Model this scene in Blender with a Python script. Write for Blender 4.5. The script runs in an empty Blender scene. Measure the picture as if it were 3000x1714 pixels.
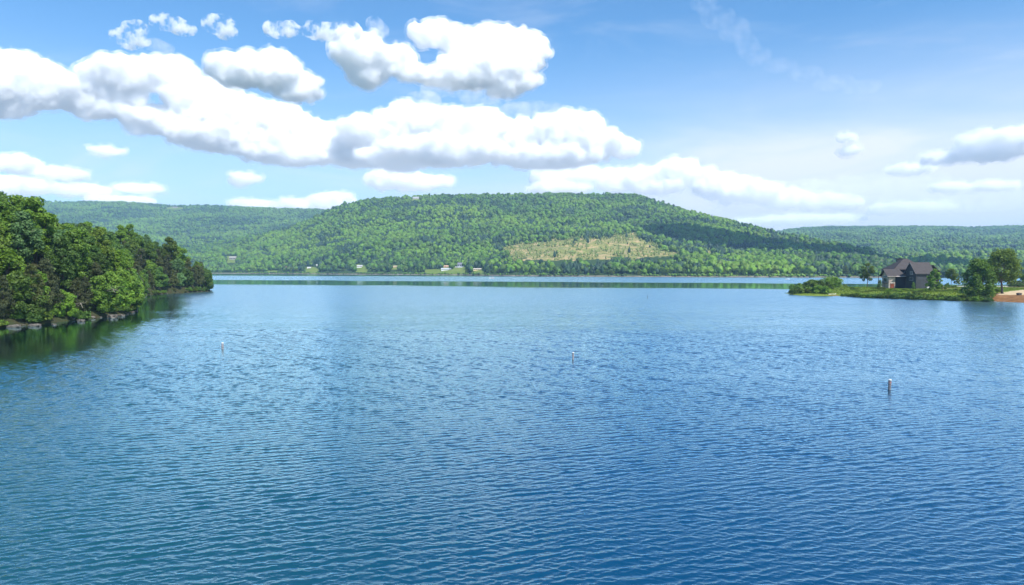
import bpy, bmesh, math, random
import numpy as np
from mathutils import Vector, Matrix, noise as mnoise

R = math.radians
random.seed(7)
rng = np.random.default_rng(7)
sc = bpy.context.scene

# ---------------------------------------------------------------- camera
CAM_H = 11.0
PITCH = math.atan(70/2000)
cam_d = bpy.data.cameras.new('camera')
cam_d.sensor_width = 36.0
cam_d.lens = 24.0
cam_d.clip_start = 0.5
cam_d.clip_end = 60000
cam = bpy.data.objects.new('camera', cam_d)
sc.collection.objects.link(cam)
cam.location = (0, 0, CAM_H)
cam.rotation_euler = (math.pi/2 - PITCH, 0, 0)
sc.camera = cam
CP, SP = math.cos(PITCH), math.sin(PITCH)

# ---------------------------------------------------------------- world
SUN_EL, SUN_AZ = R(53), R(142)          # azimuth measured from +Y towards +X
world = bpy.data.worlds.new('World')
sc.world = world
world.use_nodes = True
wt = world.node_tree
wt.nodes.clear()
def N(t, typ, **kw):
    n = t.nodes.new(typ)
    for k, v in kw.items():
        setattr(n, k, v)
    return n
w_out = N(wt, 'ShaderNodeOutputWorld')
w_bg = N(wt, 'ShaderNodeBackground')
w_sky = N(wt, 'ShaderNodeTexSky', sky_type='NISHITA')
w_sky.sun_disc = False
w_sky.sun_elevation = SUN_EL
w_sky.sun_rotation = SUN_AZ
w_sky.altitude = 200
w_sky.air_density = 1.0
w_sky.dust_density = 0.3
w_sky.ozone_density = 6.0
w_bg.inputs[1].default_value = 0.12
SKY_TINT = (.66, .96, 1.04, 1)
VEIL = (5.6, 5.8, 6.1, 1)          # white veil, in the sky texture's own units
# thin high veil of cirrus, mostly low in the sky to the right
w_tc = N(wt, 'ShaderNodeTexCoord')
w_sep = N(wt, 'ShaderNodeSeparateXYZ')
wt.links.new(w_tc.outputs['Generated'], w_sep.inputs[0])
wt.links.new(w_tc.outputs['Generated'], w_sep.inputs[0])
def wmath(op, a, b=None, c=None, clamp=False):
    m = N(wt, 'ShaderNodeMath', operation=op); m.use_clamp = clamp
    for i, x in enumerate((a, b, c)):
        if x is None: continue
        if isinstance(x, (int, float)): m.inputs[i].default_value = x
        else: wt.links.new(x, m.inputs[i])
    return m.outputs[0]
def wmap(v, a, b, lo, hi):
    m = N(wt, 'ShaderNodeMapRange', interpolation_type='SMOOTHSTEP'); wt.links.new(v, m.inputs[0])
    for i, x in ((1, a), (2, b), (3, lo), (4, hi)): m.inputs[i].default_value = x
    return m.outputs[0]
w_tint = N(wt, 'ShaderNodeMix', data_type='RGBA', blend_type='MULTIPLY'); w_tint.inputs[0].default_value = 1.0
wt.links.new(w_sky.outputs[0], w_tint.inputs[6]); w_tint.inputs[7].default_value = SKY_TINT
w_map = N(wt, 'ShaderNodeMapping'); w_map.inputs['Scale'].default_value = (2.2, 2.2, 9.0); w_map.inputs['Rotation'].default_value = (0, R(12), 0)
wt.links.new(w_tc.outputs['Generated'], w_map.inputs['Vector'])
w_nz = N(wt, 'ShaderNodeTexNoise'); w_nz.inputs['Scale'].default_value = 1.6; w_nz.inputs['Detail'].default_value = 6; w_nz.inputs['Roughness'].default_value = .55; w_nz.inputs['Distortion'].default_value = .6
wt.links.new(w_map.outputs[0], w_nz.inputs['Vector'])
low = wmap(w_sep.outputs[2], .33, .0, 0.0, 1.0)
side = wmap(w_sep.outputs[0], -.15, .5, .60, 1.5)
veil = wmath('MULTIPLY', wmath('MULTIPLY', low, side), wmap(w_nz.outputs['Fac'], .2, .7, .75, 1.1), clamp=True)
thin = wmath('MULTIPLY', wmap(w_nz.outputs['Fac'], .48, .78, 0, .22), wmap(w_sep.outputs[2], .7, .3, 0, 1))
vf = wmath('ADD', veil, thin, clamp=True)
w_mix = N(wt, 'ShaderNodeMix', data_type='RGBA'); wt.links.new(vf, w_mix.inputs[0]); wt.links.new(w_tint.outputs[2], w_mix.inputs[6]); w_mix.inputs[7].default_value = VEIL
wt.links.new(w_mix.outputs[2], w_bg.inputs[0])
wt.links.new(w_bg.outputs[0], w_out.inputs[0])

# ---------------------------------------------------------------- sun
sun_d = bpy.data.lights.new('sun', 'SUN')
sun_d.energy = 4.7
sun_d.angle = R(0.53)
sun_d.color = (1.0, 0.955, 0.88)
sun = bpy.data.objects.new('sun', sun_d)
sc.collection.objects.link(sun)
sdir = Vector((math.sin(SUN_AZ)*math.cos(SUN_EL), math.cos(SUN_AZ)*math.cos(SUN_EL), math.sin(SUN_EL)))
sun.rotation_euler = (-sdir).to_track_quat('-Z', 'Y').to_euler()
sun.location = sdir*500

# ---------------------------------------------------------------- exposure and render
sc.view_settings.view_transform = 'Standard'
sc.view_settings.look = 'None'
sc.view_settings.exposure = 0.62
sc.view_settings.gamma = 1.0
cy = sc.cycles
cy.max_bounces = 34
cy.diffuse_bounces = 3
cy.glossy_bounces = 3
cy.transmission_bounces = 4
cy.transparent_max_bounces = 8
cy.volume_bounces = 32
cy.use_adaptive_sampling = True
cy.adaptive_threshold = 0.02
cy.use_denoising = True
cy.denoiser = 'OPENIMAGEDENOISE'
cy.denoising_input_passes = 'RGB_ALBEDO_NORMAL'
cy.sample_clamp_indirect = 0.0

# ---------------------------------------------------------------- helpers
C = sc.collection
def P(px, py, Y):
    """World point at depth Y of photo pixel (3000x1714)."""
    x = (px-1500)/2000; z = (857-py)/2000
    d = Vector((x, CP + SP*z, -SP + CP*z))
    return Vector((0, 0, CAM_H)) + d*(Y/d.y)
def proj(X, Y, Z):
    """World arrays -> photo pixel arrays."""
    f = CP*Y - SP*(Z-CAM_H); u = SP*Y + CP*(Z-CAM_H)
    return 1500+2000*X/f, 857-2000*u/f
def G(px, py, z=0.0):
    """Point of height z seen at photo pixel."""
    x = (px-1500)/2000; q = (857-py)/2000
    d = Vector((x, CP + SP*q, -SP + CP*q))
    return Vector((0, 0, CAM_H)) + d*((z-CAM_H)/d.z)
def tag(o, label=None, cat=None, group=None, kind=None):
    if label: o['label'] = label
    if cat: o['category'] = cat
    if group: o['group'] = group
    if kind: o['kind'] = kind
    return o
def link(o, parent=None):
    C.objects.link(o)
    if parent is not None: o.parent = parent
    return o
def mesh_from(name, verts, faces, mat=None, smooth=False):
    me = bpy.data.meshes.new(name)
    v = np.asarray(verts, dtype=np.float32); nv = len(v)
    me.vertices.add(nv); me.vertices.foreach_set('co', v.ravel())
    if isinstance(faces, np.ndarray):
        k = faces.shape[1]; nf = len(faces)
        me.loops.add(nf*k); me.loops.foreach_set('vertex_index', faces.astype(np.int32).ravel())
        me.polygons.add(nf)
        me.polygons.foreach_set('loop_start', np.arange(0, nf*k, k, dtype=np.int32))
        me.polygons.foreach_set('loop_total', np.full(nf, k, dtype=np.int32))
        me.update(calc_edges=True)
    else:
        me = bpy.data.meshes.new(name); me.from_pydata([tuple(map(float, q)) for q in v], [], faces)
    me.validate()
    if smooth: me.polygons.foreach_set('use_smooth', np.ones(len(me.polygons), dtype=bool))
    if mat: me.materials.append(mat)
    return me
def mobj(name, me, parent=None):
    return link(bpy.data.objects.new(name, me), parent)
def empty(name, loc=(0, 0, 0), rz=0.0):
    o = bpy.data.objects.new(name, None); C.objects.link(o)
    o.location = loc; o.rotation_euler = (0, 0, rz); o.empty_display_size = 1
    return o
def new_mat(name):
    m = bpy.data.materials.new(name); m.use_nodes = True
    return m, m.node_tree, m.node_tree.nodes['Principled BSDF']

# ---------------------------------------------------------------- clouds
def cloud_mat(name, dens, s, lo=None, hi=None, size=30):
    m = bpy.data.materials.new(name); m.use_nodes = True
    t = m.node_tree; t.nodes.clear()
    o = N(t, 'ShaderNodeOutputMaterial'); v = N(t, 'ShaderNodeVolumeScatter')
    v.inputs['Color'].default_value = (1, 1, 1, 1)
    v.inputs['Density'].default_value = dens
    v.inputs['Anisotropy'].default_value = 0.0
    if lo is None: m.cycles.homogeneous_volume = True
    else:
        tc = N(t, 'ShaderNodeTexCoord'); nz = N(t, 'ShaderNodeTexNoise'); mp = N(t, 'ShaderNodeMapping')
        t.links.new(tc.outputs['Object'], mp.inputs['Vector']); t.links.new(mp.outputs[0], nz.inputs['Vector'])
        k = 1.0/(s*size); mp.inputs['Scale'].default_value = (k, k, k)
        nz.inputs['Scale'].default_value = 1.0; nz.inputs['Detail'].default_value = 6.0; nz.inputs['Roughness'].default_value = 0.62
        mr = N(t, 'ShaderNodeMapRange'); mr.inputs['From Min'].default_value = lo; mr.inputs['From Max'].default_value = hi
        mr.inputs['To Max'].default_value = dens
        t.links.new(nz.outputs['Fac'], mr.inputs['Value']); t.links.new(mr.outputs[0], v.inputs['Density'])
    t.links.new(v.outputs[0], o.inputs['Volume'])
    return m
ico_cache = {}
def ico(sub):
    if sub not in ico_cache:
        b = bmesh.new(); bmesh.ops.create_icosphere(b, subdivisions=sub, radius=1)
        ico_cache[sub] = (np.array([v.co[:] for v in b.verts]), np.array([[v.index for v in f.verts] for f in b.faces])); b.free()
    return ico_cache[sub]
tex_cache = {}
def ctex(scale, depth=2):
    k = round(scale, 1)
    if k not in tex_cache:
        t = bpy.data.textures.new('billow', 'CLOUDS'); t.noise_scale = scale; t.noise_depth = depth
        t.noise_basis = 'ORIGINAL_PERLIN'; t.intensity = 1.0
        tex_cache[k] = t
    return tex_cache[k]
def build_cloud(label, ells, alt=1100, opt=1.0, wisp=False, Dfix=None, vox_px=2.8):
    bot = max(e[1]+e[3] for e in ells)
    D = Dfix or min(15000, max(3500, alt*2000/max(40, 787-bot)))
    s = D/2000
    V, F, n = [], [], 0
    cx = sum(e[0] for e in ells)/len(ells)
    def add(c, r, sub=2):
        nonlocal n
        v, f = ico(sub)
        V.append(v*np.array(r)+np.array(c)); F.append(f+n); n += len(v)
    lumps = []
    for (x, y, rx, ry) in ells:
        if rx > 52 and ry > 26 and not wisp:
            for k in range(4):
                a = random.uniform(.12, .88)*math.pi; q = random.uniform(.30, .52)
                lumps.append((x+math.cos(a)*rx*.85, y-math.sin(a)*ry*random.uniform(.72, 1.02), ry*q*random.uniform(1.1, 1.7), ry*q))
            for k in range(2):
                lumps.append((x+random.uniform(-.8, .8)*rx, y+ry*random.uniform(.55, .8), ry*.5, ry*.28))
    for (x, y, rx, ry) in list(ells)+lumps:
        jd = random.uniform(-.25, .25)*rx
        add((x, jd, -y), (rx*.95, max(rx*.42, ry*.85), ry*.93), 3)
        npf = int(16+rx*ry/60)
        for k in range(npf):
            a = random.uniform(-.25, math.pi+.25); rr = random.uniform(.55, 1.0)
            bb = random.uniform(-1, 1)
            pr = min(ry, 40)*random.uniform(.14, .40)
            add((x+math.cos(a)*rx*rr, jd+bb*rx*.4, -y+math.sin(a)*ry*rr*.85*math.sqrt(max(.05, 1-.6*bb*bb))), (pr*random.uniform(1, 1.5), pr*1.2, pr), 2)
    V = np.concatenate(V); F = np.concatenate(F)
    me = mesh_from('cloud_raw', V, F)
    ob = mobj('cloud_raw', me); ob.location = (random.uniform(-3000, 3000), random.uniform(-3000, 3000), 0)
    c = P(cx, bot, D); k = c.y/2000; root = None
    az = math.atan2(c.x, c.y); ca, sa = math.cos(az), math.sin(az)
    for part, grow, dens, lo, hi, size in SHELLS:
        if wisp and part != 'wisps': continue
        ob.modifiers.clear()
        rm = ob.modifiers.new('r', 'REMESH'); rm.mode = 'VOXEL'; rm.voxel_size = vox_px
        for sc_, st in ((46, 17), (19, 15), (8.5, 11), (4.6, 7)):
            dm = ob.modifiers.new('d', 'DISPLACE'); dm.texture = ctex(sc_); dm.texture_coords = 'GLOBAL'; dm.strength = st; dm.mid_level = .42
        dm = ob.modifiers.new('d', 'DISPLACE'); dm.strength = grow; dm.mid_level = 0
        rm = ob.modifiers.new('r2', 'REMESH'); rm.mode = 'VOXEL'; rm.voxel_size = vox_px
        me2 = bpy.data.meshes.new_from_object(ob.evaluated_get(bpy.context.evaluated_depsgraph_get()))
        if not len(me2.vertices): continue
        co = np.empty(len(me2.vertices)*3, dtype=np.float32); me2.vertices.foreach_get('co', co); co = co.reshape(-1, 3)
        X = (co[:, 0]-cx)*k/ca; Yd = co[:, 1]*k; Zz = (co[:, 2]+bot)*k      # photo-scale frame to metres
        co2 = np.stack([ca*X+sa*Yd, -sa*X+ca*Yd, Zz], 1).astype(np.float32)
        me2.vertices.foreach_set('co', co2.ravel()); me2.update()
        me2.materials.clear(); me2.materials.append(cloud_mat('cloud_vapour', dens*opt/s, s, lo-(.08 if wisp and opt < 1 else -.02 if wisp else 0) if lo else None, hi, size))
        if root is None:
            root = mobj('cloud', me2); root.location = c; tag(root, label, 'cloud', 'white clouds in the sky')
        else: mobj(part, me2, root)
    bpy.data.objects.remove(ob)
SHELLS = [('wisps', 9.0, .045, .47, .68, 34), ('mantle', 1.0, .10, .38, .56, 22), ('core', -4.0, .06, None, None, 0)]
CL = [
 ('long white cloud bank sprawling from the left edge with a humped top', [(60,312,105,58),(-70,325,110,55),(-230,335,120,42),(200,292,120,62),(325,305,100,55),(110,352,75,28),(400,235,100,50),(480,215,68,44),(560,285,90,60),(650,330,100,55),(760,335,80,50),(865,368,68,45),(500,350,120,45),(620,390,140,45),(760,425,120,32),(880,410,85,38),(700,300,60,40)]),
 ('single plump white cloud floating above the long bank', [(705,218,72,46),(785,212,80,52),(860,252,56,38)]),
 ('large bright cloud highest in the sky with a bulging right end', [(1265,112,55,34),(1340,122,60,36),(1440,170,110,72),(1515,180,66,74),(1390,215,120,48),(1495,245,55,38),(1290,235,80,24)]),
 ('ragged cloud joined to the left of the large high one', [(1050,160,66,52),(1075,215,48,42),(1145,172,62,34),(1190,205,45,28)]),
 ('broad cumulus in the middle of the sky above the flat hilltop', [(1080,385,75,34),(1180,368,95,50),(1240,345,60,34),(1310,372,105,52),(1400,385,90,58),(1430,345,40,26),(1300,445,180,42),(1150,462,95,24)]),
 ('tall bright cumulus head right of the hilltop centre', [(1530,410,72,46),(1650,395,90,58),(1680,368,55,34),(1740,425,80,38),(1820,438,46,30),(1600,460,150,32)]),
 ('grey bottomed cloud linking the bank and the middle cumulus', [(960,425,85,42),(1060,448,120,38),(870,470,85,18),(1165,475,70,18),(1010,400,70,34)]),
 ('small flat cloud just above the left shoulder of the hill', [(1130,525,50,30),(1200,532,80,25),(1280,532,52,14)]),
 ('layered cloud resting behind the right end of the hilltop', [(1620,520,65,26),(1700,512,80,22),(1640,552,90,16),(1800,535,55,32)]),
 ('two headed cloud above the right slope of the hill', [(1890,520,48,32),(1965,500,38,34),(2005,508,34,38),(1920,545,80,20)]),
 ('trailing cloud line sinking towards the right horizon', [(2070,512,34,28),(2120,542,66,36),(2200,562,85,30),(2290,582,80,26),(2380,594,70,22),(2440,602,45,14)]),
 ('bright cloud cut off by the right edge of the sky', [(2935,420,75,40),(3060,425,90,36),(2880,440,40,24)]),
 ('small oval cloud left of the cut off one', [(2780,458,42,16),(2880,466,45,9)]),
 ('lone small cloud low over the right ridge', [(2665,495,50,14)]),
 ('flat thin cloud nearest the right ridge line', [(2800,545,42,13),(2875,550,62,9)]),
 ('little faint puff right of centre', [(2488,440,22,12),(2480,405,26,10)]),
 ('tiny oval cloud under the long bank', [(309,442,42,12)]),
 ('small white cloud low between the bank and the left ridge', [(725,521,38,14),(705,530,30,8)]),
 ('lumpy cloud above the left treetops at the edge', [(50,482,58,26),(-60,492,70,22),(135,502,50,20)]),
 ('low layered cloud behind the left treetops', [(60,552,115,24),(-110,556,110,20),(200,550,70,16),(340,538,55,11),(300,577,85,9)]),
 ('cloud top peeking over the saddle left of the flat hill', [(965,588,60,26),(880,600,60,16),(760,603,70,12),(950,605,90,12)]),
 ('triangular wispy cloud high on the left', [(385,115,36,18),(395,98,16,22)]),
 ('thin smudge of cloud at the top left', [(500,70,40,12),(530,82,26,12)]),
 ('small round puff near the top left', [(648,74,28,20),(662,90,20,14)]),
 ('faint wisps leading to the large high cloud', [(950,92,52,15),(1010,88,30,20),(840,98,42,13)]),
 ('faint cloud streak on the horizon at far right', [(2350,640,170,9),(2620,615,100,8)]),
]
for lab, e in CL:
    ragged = any(w in lab for w in ('wisp', 'smudge', 'small round puff'))
    build_cloud(lab, e, Dfix=9500 if 'tiny oval' in lab else None, opt=3.2 if ragged else (.6 if 'cut off by' in lab else 1.0), wisp=ragged)
build_cloud('long thin wisp of cirrus curving down to the right in the open blue', [(2083, -10, 16, 26), (2120, 40, 30, 22), (2165, 85, 26, 24), (2195, 130, 16, 26), (2225, 165, 24, 16), (2280, 196, 34, 12), (2345, 228, 36, 10), (2410, 258, 38, 9), (2480, 278, 36, 6)], opt=.09, wisp=True, Dfix=7000)
build_cloud('faint torn shred above the ragged high cloud', [(1095, 72, 14, 9), (1108, 88, 18, 14)], opt=.6, wisp=True, Dfix=3900)
build_cloud('little faint shred under the left end of the large high cloud', [(1235, 290, 36, 9), (1255, 294, 24, 7)], opt=.6, wisp=True, Dfix=3900)
build_cloud('thin veil of shreds trailing under the large high cloud', [(1300, 262, 60, 8), (1420, 282, 70, 9), (1560, 320, 90, 7)], opt=.3, wisp=True, Dfix=4200)
build_cloud('pale smear of cloud low over the right ridge', [(2500, 560, 220, 30), (2750, 600, 200, 22), (2300, 590, 160, 22)], opt=.16, wisp=True, Dfix=12000)
build_cloud('faint grey shred above the long bank at the upper left edge', [(40, 238, 45, 13), (80, 236, 30, 10)], opt=.5, wisp=True, Dfix=4600)
build_cloud('tiny tail of vapour below the triangular wispy cloud', [(465, 136, 20, 9), (482, 144, 16, 10)], opt=.6, wisp=True, Dfix=4600)
# one more cloud drifts above the frame; its shade lies on the right slope
build_cloud('cloud drifting overhead outside the picture, shading the right slope', [(4020, -1560, 620, 130), (3650, -1480, 330, 90), (4450, -1550, 460, 110), (4100, -1250, 520, 90)], Dfix=800, vox_px=24)

# ---------------------------------------------------------------- materials
def ramp(t, fac, stops, interp='LINEAR'):
    r = N(t, 'ShaderNodeValToRGB'); r.color_ramp.interpolation = interp
    e = r.color_ramp.elements
    while len(e) > 1: e.remove(e[-1])
    e[0].position = stops[0][0]; e[0].color = (*stops[0][1], 1)
    for p, c in stops[1:]:
        q = e.new(p); q.color = (*c, 1)
    t.links.new(fac, r.inputs[0]); return r.outputs[0]
def noise_n(t, vec, scale, detail=3, rough=.55, dist=0.0):
    n = N(t, 'ShaderNodeTexNoise'); n.inputs['Scale'].default_value = scale
    n.inputs['Detail'].default_value = detail; n.inputs['Roughness'].default_value = rough
    n.inputs['Distortion'].default_value = dist
    if vec is not None: t.links.new(vec, n.inputs['Vector'])
    return n.outputs['Fac']
def mathn(t, op, a, b=None, c=None, clamp=False):
    m = N(t, 'ShaderNodeMath', operation=op); m.use_clamp = clamp
    for i, x in enumerate((a, b, c)):
        if x is None: continue
        if isinstance(x, (int, float)): m.inputs[i].default_value = x
        else: t.links.new(x, m.inputs[i])
    return m.outputs[0]
def mixc(t, fac, a, b, blend='MIX'):
    m = N(t, 'ShaderNodeMix', data_type='RGBA', blend_type=blend)
    for i, x in ((0, fac), (6, a), (7, b)):
        if isinstance(x, (int, float)): m.inputs[i].default_value = x
        elif isinstance(x, tuple): m.inputs[i].default_value = (*x, 1)
        else: t.links.new(x, m.inputs[i])
    return m.outputs[2]
def smap(t, v, a, b, lo=0.0, hi=1.0):
    m = N(t, 'ShaderNodeMapRange', interpolation_type='SMOOTHSTEP')
    t.links.new(v, m.inputs[0])
    for i, x in ((1, a), (2, b), (3, lo), (4, hi)): m.inputs[i].default_value = x
    return m.outputs[0]
def simple_mat(name, col, rough=.7, var=.15, nscale=3.0, metal=0.0, bump=0.0):
    m, t, b = new_mat(name)
    tc = N(t, 'ShaderNodeTexCoord')
    f = noise_n(t, tc.outputs['Object'], nscale, 5, .6)
    lo = tuple(max(0, c*(1-var)) for c in col); hi = tuple(min(1, c*(1+var)) for c in col)
    t.links.new(ramp(t, f, [(.3, lo), (.7, hi)]), b.inputs['Base Color'])
    b.inputs['Roughness'].default_value = rough; b.inputs['Metallic'].default_value = metal
    if bump:
        bn = N(t, 'ShaderNodeBump'); bn.inputs['Distance'].default_value = bump
        t.links.new(f, bn.inputs['Height']); t.links.new(bn.outputs[0], b.inputs['Normal'])
    return m
def leaf_mat(name, dark, mid, light, transl=.38, hue=.02, inst=False, grove_shade=0.0):
    """Foliage: colour differs by tree (object random) and by spray (noise); groves adds stands of other species and painted cloud shadows."""
    m, t, b = new_mat(name)
    oi = N(t, 'ShaderNodeObjectInfo'); tc = N(t, 'ShaderNodeTexCoord')
    f = noise_n(t, tc.outputs['Object'], .9 if not inst else .35, 4, .7)
    rnd = mathn(t, 'MULTIPLY_ADD', oi.outputs['Random'], .36 if inst else .5, -.18 if inst else -.25)
    f2 = mathn(t, 'ADD', f, rnd)
    if grove_shade:  # broad tone patches: other species, plus cloud shadow put into the leaf colour
        sx = N(t, 'ShaderNodeVectorMath', operation='MULTIPLY'); t.links.new(oi.outputs['Location'], sx.inputs[0]); sx.inputs[1].default_value = (.0045, .0035, .002)
        g = noise_n(t, sx.outputs[0], 1.0, 4, .65)
        g = mathn(t, 'MULTIPLY_ADD', g, grove_shade, -grove_shade*.5)
        f2 = mathn(t, 'ADD', f2, g)
    col = ramp(t, f2, [(.2, dark), (.5, mid), (.82, light)])
    hs = N(t, 'ShaderNodeHueSaturation')
    hv = mathn(t, 'MULTIPLY_ADD', oi.outputs['Random'], hue*2, .5-hue)
    t.links.new(hv, hs.inputs['Hue']); t.links.new(col, hs.inputs['Color'])
    t.links.new(hs.outputs[0], b.inputs['Base Color'])
    b.inputs['Roughness'].default_value = .55; b.inputs['Specular IOR Level'].default_value = .25
    if transl:
        tr = N(t, 'ShaderNodeBsdfTranslucent'); mx = N(t, 'ShaderNodeMixShader'); mx.inputs[0].default_value = transl
        t.links.new(hs.outputs[0], tr.inputs[0]); t.links.new(b.outputs[0], mx.inputs[1]); t.links.new(tr.outputs[0], mx.inputs[2])
        t.links.new(mx.outputs[0], t.nodes['Material Output'].inputs['Surface'])
    return m
M = {}
M['leaf_green'] = leaf_mat('broadleaf_foliage', (0.051, 0.112, 0.018), (0.122, 0.223, 0.028), (0.268, 0.376, 0.049))
M['leaf_bright'] = leaf_mat('bright_foliage', (0.064, 0.131, 0.015), (0.136, 0.242, 0.023), (0.255, 0.373, 0.041))
M['leaf_blue'] = leaf_mat('bluish_foliage', (0.055, 0.120, 0.041), (0.118, 0.222, 0.073), (0.237, 0.360, 0.124))
M['leaf_dark'] = leaf_mat('dark_foliage', (0.039, 0.083, 0.018), (0.083, 0.156, 0.030), (0.165, 0.261, 0.048))
M['leaf_olive'] = leaf_mat('olive_foliage', (0.053, 0.100, 0.013), (0.112, 0.175, 0.021), (0.197, 0.250, 0.037))
M['cedar'] = leaf_mat('cedar_foliage', (0.036, 0.052, 0.015), (0.075, 0.091, 0.023), (0.132, 0.144, 0.040), .2)
M['cedar_brown'] = leaf_mat('brown_cedar_foliage', (.032, .042, .018), (.06, .075, .028), (.11, .12, .045), .2)
M['leaf_yellow'] = leaf_mat('yellow_green_foliage', (0.081, 0.132, 0.014), (0.150, 0.220, 0.023), (0.254, 0.330, 0.042))
M['bark'] = simple_mat('bark', (.13, .105, .08), .9, .35, 4.0, bump=.02)
M['bark_pale'] = simple_mat('pale_bark', (.26, .23, .19), .9, .3, 4.0, bump=.02)
M['far_leaf'] = leaf_mat('distant_broadleaf_foliage', (.010, .034, .007), (.066, .138, .009), (.140, .235, .013), 0, .018, True, 1.25)
M['far_pine'] = leaf_mat('distant_pine_foliage', (.010, .030, .018), (.018, .05, .022), (.035, .08, .03), 0, .015, True, .3)
M['far_sapling'] = leaf_mat('distant_sapling_foliage', (.10, .14, .03), (.17, .22, .045), (.26, .30, .07), 0, .02, True)

# ---------------------------------------------------------------- foliage and trunk builders
def tube(pts, rad, seg=7):
    V, F = [], []
    pts = [Vector(p) for p in pts]
    for i, p in enumerate(pts):
        d = (pts[min(i+1, len(pts)-1)]-pts[max(i-1, 0)]).normalized()
        a = d.orthogonal().normalized(); b = d.cross(a)
        for k in range(seg):
            th = 2*math.pi*k/seg
            V.append(p+(a*math.cos(th)+b*math.sin(th))*rad[i])
    for i in range(len(pts)-1):
        for k in range(seg):
            F.append((i*seg+k, i*seg+(k+1) % seg, (i+1)*seg+(k+1) % seg, (i+1)*seg+k))
    F.append(tuple(range(seg-1, -1, -1))); F.append(tuple(range((len(pts)-1)*seg, len(pts)*seg)))
    return V, F
def join_parts(parts):
    V, F, n = [], [], 0
    for v, f in parts:
        V += [tuple(x) for x in v]; F += [tuple(i+n for i in q) for q in f]; n += len(v)
    return V, F
def leaves_mesh(name, lobes, per, size, seed, flat=.5, down=0.0, mat=None):
    """Leaf quads gathered on lobes: [(x,y,z,r)], upper side denser."""
    g = np.random.default_rng(seed)
    L = np.array(lobes); w = L[:, 3]**2; w = w/w.sum()
    tot = per*len(L)
    idx = g.choice(len(L), tot, p=w)
    d = g.normal(size=(tot, 3)); d[:, 2] = d[:, 2]+.35; d /= np.linalg.norm(d, axis=1)[:, None]
    rr = L[idx, 3]*(g.random(tot)**.35)
    lump = 1+.25*np.sin(d[:, 0]*7+idx)*np.cos(d[:, 1]*6+idx*2)
    pos = L[idx, :3]+d*(rr*lump)[:, None]*np.array([1, 1, .8])
    nrm = d*flat+g.normal(size=(tot, 3))*.45+np.array([0, 0, .35-down]); nrm /= np.linalg.norm(nrm, axis=1)[:, None]
    a = np.cross(nrm, g.normal(size=(tot, 3))); a /= np.linalg.norm(a, axis=1)[:, None]
    b = np.cross(nrm, a)
    s = size*(.55+.9*g.random(tot))[:, None]
    q = np.stack([pos-a*s-b*s*.25, pos-a*s*.1-b*s*.6, pos+a*s, pos+a*s*.1+b*s*.6], 1).reshape(-1, 3)
    q[:, 2] = np.maximum(q[:, 2], .15)
    return mesh_from(name, q, np.arange(tot*4).reshape(-1, 4), mat)
def broad_tree_data(seed, H=14., cr=4.4, base=.22, nl=52, per=170, leaf=.30, round_=False, limbs=7, tr=.26, lobe=1.0):
    g = random.Random(seed); lobes = []
    cz0 = H*base; cz1 = H
    for k in range(nl):
        a = g.uniform(0, 2*math.pi); t = g.random()
        if round_: prof = math.sin(math.pi*min(1, .12+.86*t))**.55
        else: prof = (math.sin(math.pi*(.15+.80*t))**.7)*(1.05-.35*t)
        r = cr*prof*g.uniform(.45, .95)
        z = cz0+(cz1-cz0)*t*.93
        lobes.append((r*math.cos(a), r*math.sin(a), z, lobe*g.uniform(.8, 1.55)*cr/4.4))
    crown = leaves_mesh('crown', lobes, per, leaf, seed)
    parts = []
    bend = (g.uniform(-.5, .5), g.uniform(-.5, .5))
    top = H*.8
    tp = [(bend[0]*math.sin(t*2)*1.0, bend[1]*math.sin(t*2.4), t*top-.8*(t == 0)) for t in (0, .15, .35, .6, .8, 1)]
    parts.append(tube(tp, [tr*1.35, tr, tr*.8, tr*.55, tr*.3, .05]))
    for k in range(limbs):
        tz = g.uniform(base*.8, .68); z0 = tz*H
        q = g.choice(lobes)
        p0 = (bend[0]*math.sin(tz/.8*2), bend[1]*math.sin(tz/.8*2.4), z0)
        zt = max(q[2], z0+1.0)
        pm = (p0[0]*.5+q[0]*.45, p0[1]*.5+q[1]*.45, z0*.55+zt*.4+.2)
        parts.append(tube([p0, pm, (q[0], q[1], zt)], [tr*.42, tr*.28, .03], 5))
    v, f = join_parts(parts)
    trunk = mesh_from('trunk', v, f, M['bark'], True)
    return crown, trunk
def cedar_data(seed, H=12., cr=2.6, nl=70, per=150, leaf=.17):
    g = random.Random(seed); lobes = []
    for k in range(nl):
        a = g.uniform(0, 2*math.pi); t = g.random()**.8
        prof = (min(1, t*4+.35))*(1-t)**.62+.06
        r = cr*prof*g.uniform(.5, 1.0)
        lobes.append((r*math.cos(a), r*math.sin(a), .5+(H-.8)*t, (.5+.55*prof)*g.uniform(.7, 1.2)))
    crown = leaves_mesh('crown', lobes, per, leaf, seed, flat=.9, down=.15)
    v, f = join_parts([tube([(0, 0, -.8), (0.05, 0, H*.5), (0, 0, H*.95)], [.22, .13, .03])]+
        [tube([(0, 0, H*z), (math.cos(a)*cr*.7*(1-z), math.sin(a)*cr*.7*(1-z), H*z+.3)], [.05, .015], 4) for z, a in [(g.uniform(.12, .8), g.uniform(0, 6.3)) for _ in range(10)]])
    return crown, mesh_from('trunk', v, f, M['bark'], True)
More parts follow.
